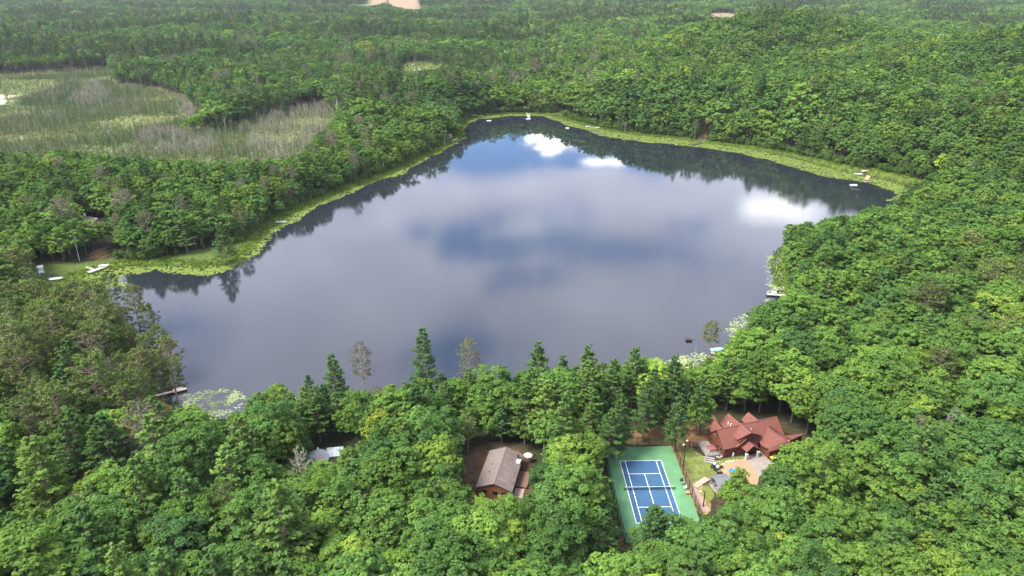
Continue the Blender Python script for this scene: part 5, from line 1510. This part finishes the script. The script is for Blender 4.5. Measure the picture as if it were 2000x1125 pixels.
MB().box((7.2, .6, 1.45), (.14, 6.4, .08)).build('rail', 'brown_deck', cd_); MB().box((5.75, .6, .22), (2.9, 6.0, .44)).build('skirt', 'brown_deck', cd_)
for k_ in range(4): MB().box((5.6, -3.1 - k_ * .9, .12), (2.3, .82, .12)).build('lower_plank', 'pale_boards', cd_)
um = thing('patio_umbrella', 'round white patio umbrella behind the brown cabin roof corner', 'umbrella', (4.2, 158.0, 3.0))
MB().tube([(0, 0, 0), (0, 0, 2.5)], .035, 6).build('pole', 'grey_metal', um)
cn = MB(); cn.v = [(0, 0, 2.7)] + [(1.15 * math.cos(k_ * math.pi / 4), 1.15 * math.sin(k_ * math.pi / 4), 2.2) for k_ in range(8)]; cn.f = [(0, 1 + k_, 1 + (k_ + 1) % 8) for k_ in range(8)]
cn.v += [(x_, y_, z_ - .03) for x_, y_, z_ in cn.v[:9]]; cn.f += [(9, 10 + (k_ + 1) % 8, 10 + k_) for k_ in range(8)]
cn.build('canopy', 'boat_white', um)
for k_ in range(8): MB().tube([(0, 0, 2.2), (.9 * math.cos(k_ * math.pi / 4), .9 * math.sin(k_ * math.pi / 4), 2.34)], .015, 4).build('rib', 'grey_metal', um)

# ---- tin-roofed hut
hg = tz(-51, 160)
hut = thing('tin_hut', 'small hut with a pointed pale tin roof among the trees', 'hut', (-51.2, 159.4, hg), R(8))
n8 = 8; rr_ = 3.3
MB().prism([(2.9 * math.cos(k_ * math.pi / 4), 2.9 * math.sin(k_ * math.pi / 4)) for k_ in range(8)], 0, 2.25).build('wall', 'grey_deck', hut)
for k_ in range(8):
    a0, a1 = k_ * math.pi / 4, (k_ + 1) * math.pi / 4
    MB().slab([(0, 0, 4.75), (rr_ * math.cos(a0), rr_ * math.sin(a0), 2.3), (rr_ * math.cos(a1), rr_ * math.sin(a1), 2.3)], .06).build('roof_panel', 'rusty_tin' if k_ in (6,) else 'tin', hut)
    MB().tube([(0, 0, 4.78), (rr_ * math.cos(a0), rr_ * math.sin(a0), 2.34)], .05, 5).build('hip_seam', 'tin', hut)
MB().tube([(0, 0, 4.6), (0, 0, 5.0), (0, 0, 5.25)], [.28, .22, .02], 8).build('finial', 'lamp_white', hut)
MB().box((4.2, .9, 1.2), (4.0, 3.2, 2.4)).build('wing_wall', 'grey_deck', hut)
for k_ in range(5): MB().slab([(1.9 + k_ * .88, 2.7, 2.95), (1.9 + k_ * .88, -.9, 2.5), (2.74 + k_ * .88, -.9, 2.5), (2.74 + k_ * .88, 2.7, 2.95)], .05).build('wing_roof_panel', 'tin', hut)

# ---- grey-roofed house on the left shore
lh = on_ground(178, 443)
lake_house = thing('lake_house', 'house with a grey-brown roof half hidden on the left shore', 'house', lh, R(-24))
gable_box(lake_house, -6, 6, -4, 4, 2.9, 5.2, 'house_tan')
MB().slab([(-6.6, 0, 5.5), (-6.6, -4.7, 2.85), (6.6, -4.7, 2.85), (6.6, 0, 5.5)], .16).build('roof', 'lake_roof', lake_house)
MB().slab([(-6.6, .001, 5.5), (6.6, .001, 5.5), (6.6, 4.7, 2.85), (-6.6, 4.7, 2.85)], .16).build('roof', 'lake_roof', lake_house)
MB().box((-4.0, .8, 5.6), (.7, .7, 1.3)).build('chimney', 'lamp_white', lake_house)
for x_ in (-4, -1, 2.2, 4.6):
    wn = MB().box((x_, -4.03, 1.7), (1.4, .08, 1.2)).build('window', 'white_paint', lake_house); MB().box((x_, -4.08, 1.7), (1.2, .04, 1.0)).build('pane', 'dark_glass', wn)
MB().box((6.03, 0, 1.05), (.08, 1.0, 2.1)).build('door', 'dark_wood', lake_house)
MB().box((7.8, -1.5, .3), (3.0, 5.0, .3)).build('porch', 'grey_deck', lake_house)

# ---- docks, rafts and boats


def dock(name, p0, p1, width, label, m='dock_wood', z=.55, plank=.32, posts=True, cat='dock'):
    p0 = np.array(p0, float); p1 = np.array(p1, float); L_ = float(np.linalg.norm((p1 - p0)[:2])); an = math.atan2(p1[1] - p0[1], p1[0] - p0[0])
    o = thing(name, label, cat, (p0[0], p0[1], 0), an)
    d_ = MB(); n_ = max(2, int(L_ / plank))
    for k_ in range(n_): d_.box(((k_ + .5) * L_ / n_, RNG.normal(0, .02), z + RNG.normal(0, .004)), (L_ / n_ - .03, width, .07))
    d_.build('planking', m, o)
    for s_ in (-1, 1): MB().box((L_ / 2, s_ * (width / 2 - .08), z - .13), (L_ - .05, .08, .16)).build('stringer', 'dark_wood', o)
    if posts:
        for k_ in range(max(2, int(L_ / 2.6) + 1)):
            for s_ in (-1, 1):
                t = k_ / max(1, max(2, int(L_ / 2.6) + 1) - 1)
                MB().tube([(.1 + (L_ - .2) * t, s_ * (width / 2 + .05), -1.6), (.1 + (L_ - .2) * t, s_ * (width / 2 + .05), z + .25)], .06, 6).build('post', 'dark_wood', o)
    return o


def rowboat(loc, rz, L_, label, m='boat_white', inner='grey_metal', group='small boats along the shores', beam=.75, cover=None):
    o = thing('rowboat', label, 'boat', loc, rz, group)
    st = np.linspace(-1, 1, 9); mb = MB(); ring = []
    for t in st:
        w_ = beam * (1 - max(0, t) ** 2.4) ** .6 * (1 if t > -.7 else .92); w_ = max(w_, .03); sh_ = .12 * max(0, t) ** 2
        pts_ = [(t * L_ / 2, -w_, .55 + sh_), (t * L_ / 2, -w_ * .75, .12 + sh_ * .6), (t * L_ / 2, 0, .0 + sh_ * .5), (t * L_ / 2, w_ * .75, .12 + sh_ * .6), (t * L_ / 2, w_, .55 + sh_)]
        ring.append(len(mb.v)); mb.v += pts_
    for a, b_ in zip(ring[:-1], ring[1:]):
        for k_ in range(4): mb.f.append((a + k_, b_ + k_, b_ + k_ + 1, a + k_ + 1))
    mb.f.append(tuple(ring[0] + k_ for k_ in range(5)))
    mb.build('hull', m, o)
    for s_ in (0, 4): MB().tube([tuple(np.array(mb.v[r_ + s_]) + (0, 0, .01)) for r_ in ring], .05, 5).build('gunwale', m, o)
    MB().tube([tuple(np.array(mb.v[ring[0] + k_])) for k_ in (0, 4)], .05, 5).build('transom_rail', m, o)
    if cover:
        cv_ = MB(); n0 = []
        for r_ in ring: n0.append(len(cv_.v)); a, b_ = np.array(mb.v[r_]), np.array(mb.v[r_ + 4]); cv_.v += [tuple(a + (0, 0, .03)), tuple((a + b_) / 2 + np.array([0, 0, .22])), tuple(b_ + (0, 0, .03))]
        for a, b_ in zip(n0[:-1], n0[1:]): cv_.f += [(a, b_, b_ + 1, a + 1), (a + 1, b_ + 1, b_ + 2, a + 2)]
        cv_.build('cover', cover, o)
    else:
        for t in (-.55, -.05, .42): MB().box((t * L_ / 2, 0, .38), (.3, beam * 1.55 * (1 - max(0, t) ** 2), .06)).build('thwart', inner, o)
    return o


def raft(loc, rz, sx, sy, label, m='boat_white', group='swim rafts on the lake'):
    o = thing('swim_raft', label, 'raft', loc, rz, group)
    d_ = MB()
    for k_ in range(8): d_.box((0, -sy / 2 + (k_ + .5) * sy / 8, .48), (sx, sy / 8 - .03, .08))
    d_.build('planking', m, o)
    MB().box((0, 0, .36), (sx * .98, sy * .98, .16)).build('frame', m, o)
    for s_ in (-1, 1): MB().tube([(-sx * .45, s_ * sy * .34, .12), (sx * .45, s_ * sy * .34, .12)], .26, 10).build('float', 'dark_wood', o)
    ld = MB()
    for s_ in (-.2, .2): ld.tube([(sx / 2 + .05, s_, -.3), (sx / 2 + .05, s_, 1.0)], .03, 5)
    for k_ in range(3): ld.tube([(sx / 2 + .05, -.2, .05 + k_ * .3), (sx / 2 + .05, .2, .05 + k_ * .3)], .025, 5)
    ld.build('ladder', 'grey_metal', o)
    return o


def pontoon(loc, rz, label, canopy='boat_white', body='pale_blue'):
    o = thing('pontoon_boat', label, 'boat', loc, rz, 'small boats along the shores')
    for s_ in (-1, 1): MB().tube([(-2.7, s_ * .85, .25), (2.3, s_ * .85, .25), (2.9, s_ * .85, .4)], [.3, .3, .05], 10).build('pontoon', 'grey_metal', o)
    MB().box((0, 0, .6), (5.2, 2.3, .12)).build('deck', 'boat_white', o)
    for s_ in (-1, 1): MB().box((0, s_ * 1.12, .95), (5.0, .06, .6)).build('side_panel', body, o)
    MB().box((2.5, 0, .95), (.06, 2.2, .6)).build('front_gate', body, o)
    for x_ in (-2.0, 1.6): MB().box((x_, .2, .9), (.9, 1.4, .5)).build('bench', 'boat_white', o)
    for x_ in (-2.3, .5):
        for s_ in (-1, 1): MB().tube([(x_, s_ * 1.05, .66), (x_, s_ * 1.05, 2.45)], .03, 5).build('canopy_post', 'grey_metal', o)
    MB().box((-.9, 0, 2.5), (3.3, 2.4, .12), 0, (.94, .9)).build('canopy', canopy, o)
    return o


def deck_chair(loc, rz, label, m='boat_white', group='chairs on the docks'):
    o = thing('deck_chair', label, 'chair', loc, rz, group)
    MB().box((0, 0, .4), (.6, .6, .07)).build('seat', m, o); b_ = MB().box((0, .34, .75), (.6, .07, .75)).build('backrest', m, o)
    for sx in (-1, 1):
        MB().box((sx * .32, 0, .6), (.1, .62, .05)).build('armrest', m, o)
        for sy in (-1, 1): MB().box((sx * .28, sy * .25, .19), (.07, .07, .38)).build('leg', m, o)


# near left dock
d0, d1 = un(303, 773, .6), un(364, 757, .6)
dock('dock', d0, d0 + (d1 - d0) * .55, 1.25, 'narrow tan gangway of the lone plank dock below the red pines', 'dock_wood_tan', .6, cat='dock')
dock('dock_platform', d0 + (d1 - d0) * .552, d1, 2.3, 'wide tan end platform of the lone plank dock', 'dock_wood_tan', .62, cat='dock platform')
# T dock upper left
a_, b_ = un(172, 532, .6), un(207, 519.5, .6)
dock('dock_platform', a_, b_, 2.6, 'pale platform of the T-shaped dock at the grassy left shore', 'dock_wood', .6, cat='dock platform')
dock('dock', un(150, 511.5, .6), un(181, 526, .6), 1.4, 'gangway from the grass to the T-shaped dock', 'dock_wood', .58)
dock('dock', un(184, 523, .6), un(193, 517, .6), 3.0, 'dark red boat lift frame behind the T-shaped dock', 'brown_deck', .5, cat='boat lift')
rowboat(tuple(un(203, 520, .62)), R(18), 4.2, 'white skiff lying on the end of the T-shaped dock', 'boat_white', 'boat_white')
bp_ = on_ground(81, 532)
pontoon((bp_[0], bp_[1], bp_[2] - .05), R(-55), 'pontoon boat with white canopy beached at the far left')
bp_ = on_ground(110, 546)
rowboat((bp_[0], bp_[1], max(bp_[2], -.1)), R(15), 5.2, 'white covered boat beached beside the pontoon boat', 'boat_white', beam=1.1, cover='boat_white')
bp_ = on_ground(110, 540.5)
dock('dock', un(98, 540, .6), un(122, 537.5, .6), 1.6, 'dark brown landing above the white covered boat', 'brown_deck', .5)
# left shore rowboat, canoe by the dock
rowboat((*un(549, 434.5, 0)[:2], -.08), R(8), 5.6, 'white rowboat moored at the left shore reeds', 'boat_white', 'boat_white')
bp_ = on_ground(253, 803)
o = thing('tarp_stack', 'bright blue tarp over a stack under the red pines', 'tarp', (bp_[0], bp_[1], bp_[2]), R(20))
MB().box((0, 0, .55), (1.9, 1.3, 1.1), 0, (.75, .7)).build('cover', 'blue_tarp', o); MB().box((0, 0, .06), (2.3, 1.6, .1)).build('skirt', 'blue_tarp', o)
# far end of the lake
dock('dock', un(1031, 224, .5), un(1033, 229, .5), 2.4, 'short pale dock at the far end of the lake', 'boat_white', .5)
deck_chair((*un(1029, 223.5)[:2], .55), R(180), 'white chair on the short far dock, left of the pair')
deck_chair((*un(1034.5, 224.5)[:2], .55), R(160), 'white chair on the short far dock, right of the pair')
raft((*un(1032, 233)[:2], 0), R(5), 4.0, 3.0, 'white raft just below the short far dock')
raft((*un(955, 236.5)[:2], 0), R(12), 4.0, 2.6, 'white raft left of the far dock near the shore')
raft((*un(1108, 251)[:2], 0), R(-5), 3.0, 2.4, 'small white raft off the yellow-green right bank')
g_ = on_ground(925, 225.5)
rowboat((g_[0], g_[1], g_[2]), R(10), 5.0, 'white boat pulled up at the far left corner of the lake', 'boat_white', 'boat_white')
rowboat((*on_ground(938, 228)[:2], .12), R(2), 5.5, 'pale boat lying along the bank at the far left corner', 'dock_wood_tan')
for x_, y_, r_, lb, m_ in ((1149, 249, 20, 'white boat hauled onto the right bank, leftmost of three', 'boat_white'), (1158, 250, 60, 'tan boat hauled onto the right bank, middle of three', 'dock_wood_tan'), (1166, 251, -10, 'white boat hauled onto the right bank, rightmost of three', 'boat_white')):
    g_ = on_ground(x_, y_); rowboat((g_[0], g_[1], max(g_[2], .05)), R(r_), 4.6, lb, m_)
dock('dock', un(1148, 254, .5), un(1171, 254.5, .5), 2.0, 'brown landing below the three hauled-out boats', 'brown_deck', .4)
dock('dock', un(1352, 283, .5), un(1371, 278.5, .5), 2.6, 'dark landing at the foot of the dirt track', 'dark_wood', .5)
g_ = on_ground(873, 272)
o = thing('tarp_stack', 'pale blue tarp at the upper left shore beside an orange shed', 'tarp', (g_[0], g_[1], g_[2]), 0)
MB().box((0, 0, 1.0), (2.4, 2.0, 2.0), 0, (.7, .7)).build('cover', 'boat_blue', o); MB().box((0, 0, .06), (2.8, 2.3, .1)).build('skirt', 'boat_blue', o)
g_ = on_ground(879, 270)
o = thing('boat_shed', 'small orange-tan shed at the upper left shore', 'shed', (g_[0], g_[1], g_[2]), R(15))
MB().box((0, 0, 1.3), (2.4, 2.2, 2.6)).build('wall', 'orange_tan', o); MB().slab([(-1.4, -1.3, 2.65), (1.4, -1.3, 2.65), (1.4, 1.3, 3.1), (-1.4, 1.3, 3.1)], .1).build('roof', 'dock_wood', o)
MB().box((-.3, -1.12, .95), (.8, .06, 1.8)).build('door', 'dark_wood', o)
dock('dock', un(884, 274.5, .5), un(894, 271, .5), 1.8, 'pale dock beside the small orange-tan shed', 'dock_wood_tan', .5)
# right far shore
dock('dock', un(1702, 333, .9), un(1692, 351, .6), 2.6, 'red-brown dock on the right far shore', 'orange_tan', .6)
dock('dock_platform', un(1684, 352.5, .5), un(1696, 355, .5), 1.5, 'grey end float of the red-brown dock', 'grey_deck', .35, cat='dock platform')
g_ = on_ground(1676, 341)
rowboat((g_[0], g_[1], max(.1, g_[2])), R(-18), 5.2, 'white boat nosed into reeds beside the red-brown dock', 'boat_white', 'boat_white')
raft((*un(1667, 362.5)[:2], 0), 0, 4.2, 2.4, 'white raft floating off the red-brown dock')
g_ = on_ground(1687, 338)
o = thing('boat_shed', 'low brown storage box at the head of the red-brown dock', 'shed', (g_[0], g_[1], g_[2]), R(20))
MB().box((0, 0, .7), (3.0, 2.0, 1.4)).build('wall', 'brown_deck', o); MB().slab([(-1.7, -1.2, 1.45), (1.7, -1.2, 1.45), (1.7, 1.2, 1.6), (-1.7, 1.2, 1.6)], .1).build('lid', 'dock_wood', o)
# right near shore
dock('dock', un(1534, 576.5, .6), un(1497.5, 574, .6), 2.0, 'pale dock on the right shore beside lily pads', 'dock_wood', .6)
for x_, lb in ((1509, 'white chair on the right shore dock, nearer the water'), (1514.5, 'white chair on the right shore dock, nearer the trees')):
    deck_chair((*un(x_, 573, .62)[:2], .64), R(0), lb)
raft((*un(1345.5, 664.5)[:2], .15), R(-3), 2.2, 2.0, 'dark swim raft near the lower right shore', 'dark_wood')
bt = rowboat((*un(1401, 684.5)[:2], -.05), R(12), 4.6, 'pale blue boat at the bank behind the lone pine', 'pale_blue', 'boat_white', beam=.95, cover='pale_blue')
dock('dock', un(1404, 694, .6), un(1389, 687.5, .6), 1.3, 'short weathered dock below the pale blue boat', 'dock_wood', .6)
tk = thing('leafless_tree', 'thin straight bare stem standing at the waterline by the swim raft', 'leafless tree', (*un(1354.5, 722)[:2], 0))
MB().tube([(0, 0, -.5), (.05, 0, 5), (0, .05, 9.2)], [.11, .09, .04], 6).build('stem', 'dock_wood', tk)
for k_ in range(4): MB().tube([(0, 0, 5 + k_), (.35 * math.cos(k_ * 2), .35 * math.sin(k_ * 2), 5.3 + k_)], [.03, .012], 4).build('stub', 'dock_wood', tk)

# ------------------------------------------------------------------ the air: thin summer haze that the far forest fades into
hm = bpy.data.materials.new('haze'); hm.use_nodes = True; nt = hm.node_tree; nt.nodes.clear()
pv = N(nt, 'ShaderNodeVolumePrincipled'); pv.inputs['Color'].default_value = (0.80, 0.88, 0.95, 1); pv.inputs['Density'].default_value = 0.000038; pv.inputs['Anisotropy'].default_value = 0.2
ho = N(nt, 'ShaderNodeOutputMaterial'); nt.links.new(pv.outputs[0], ho.inputs['Volume'])
MATS['haze'] = hm
hz = MB().box((0, 5800, 66.0), (20400, 17600, 142.0)).build('haze', 'haze')
tag(hz, 'thin pale summer haze over lake and forest', 'haze', kind='stuff')
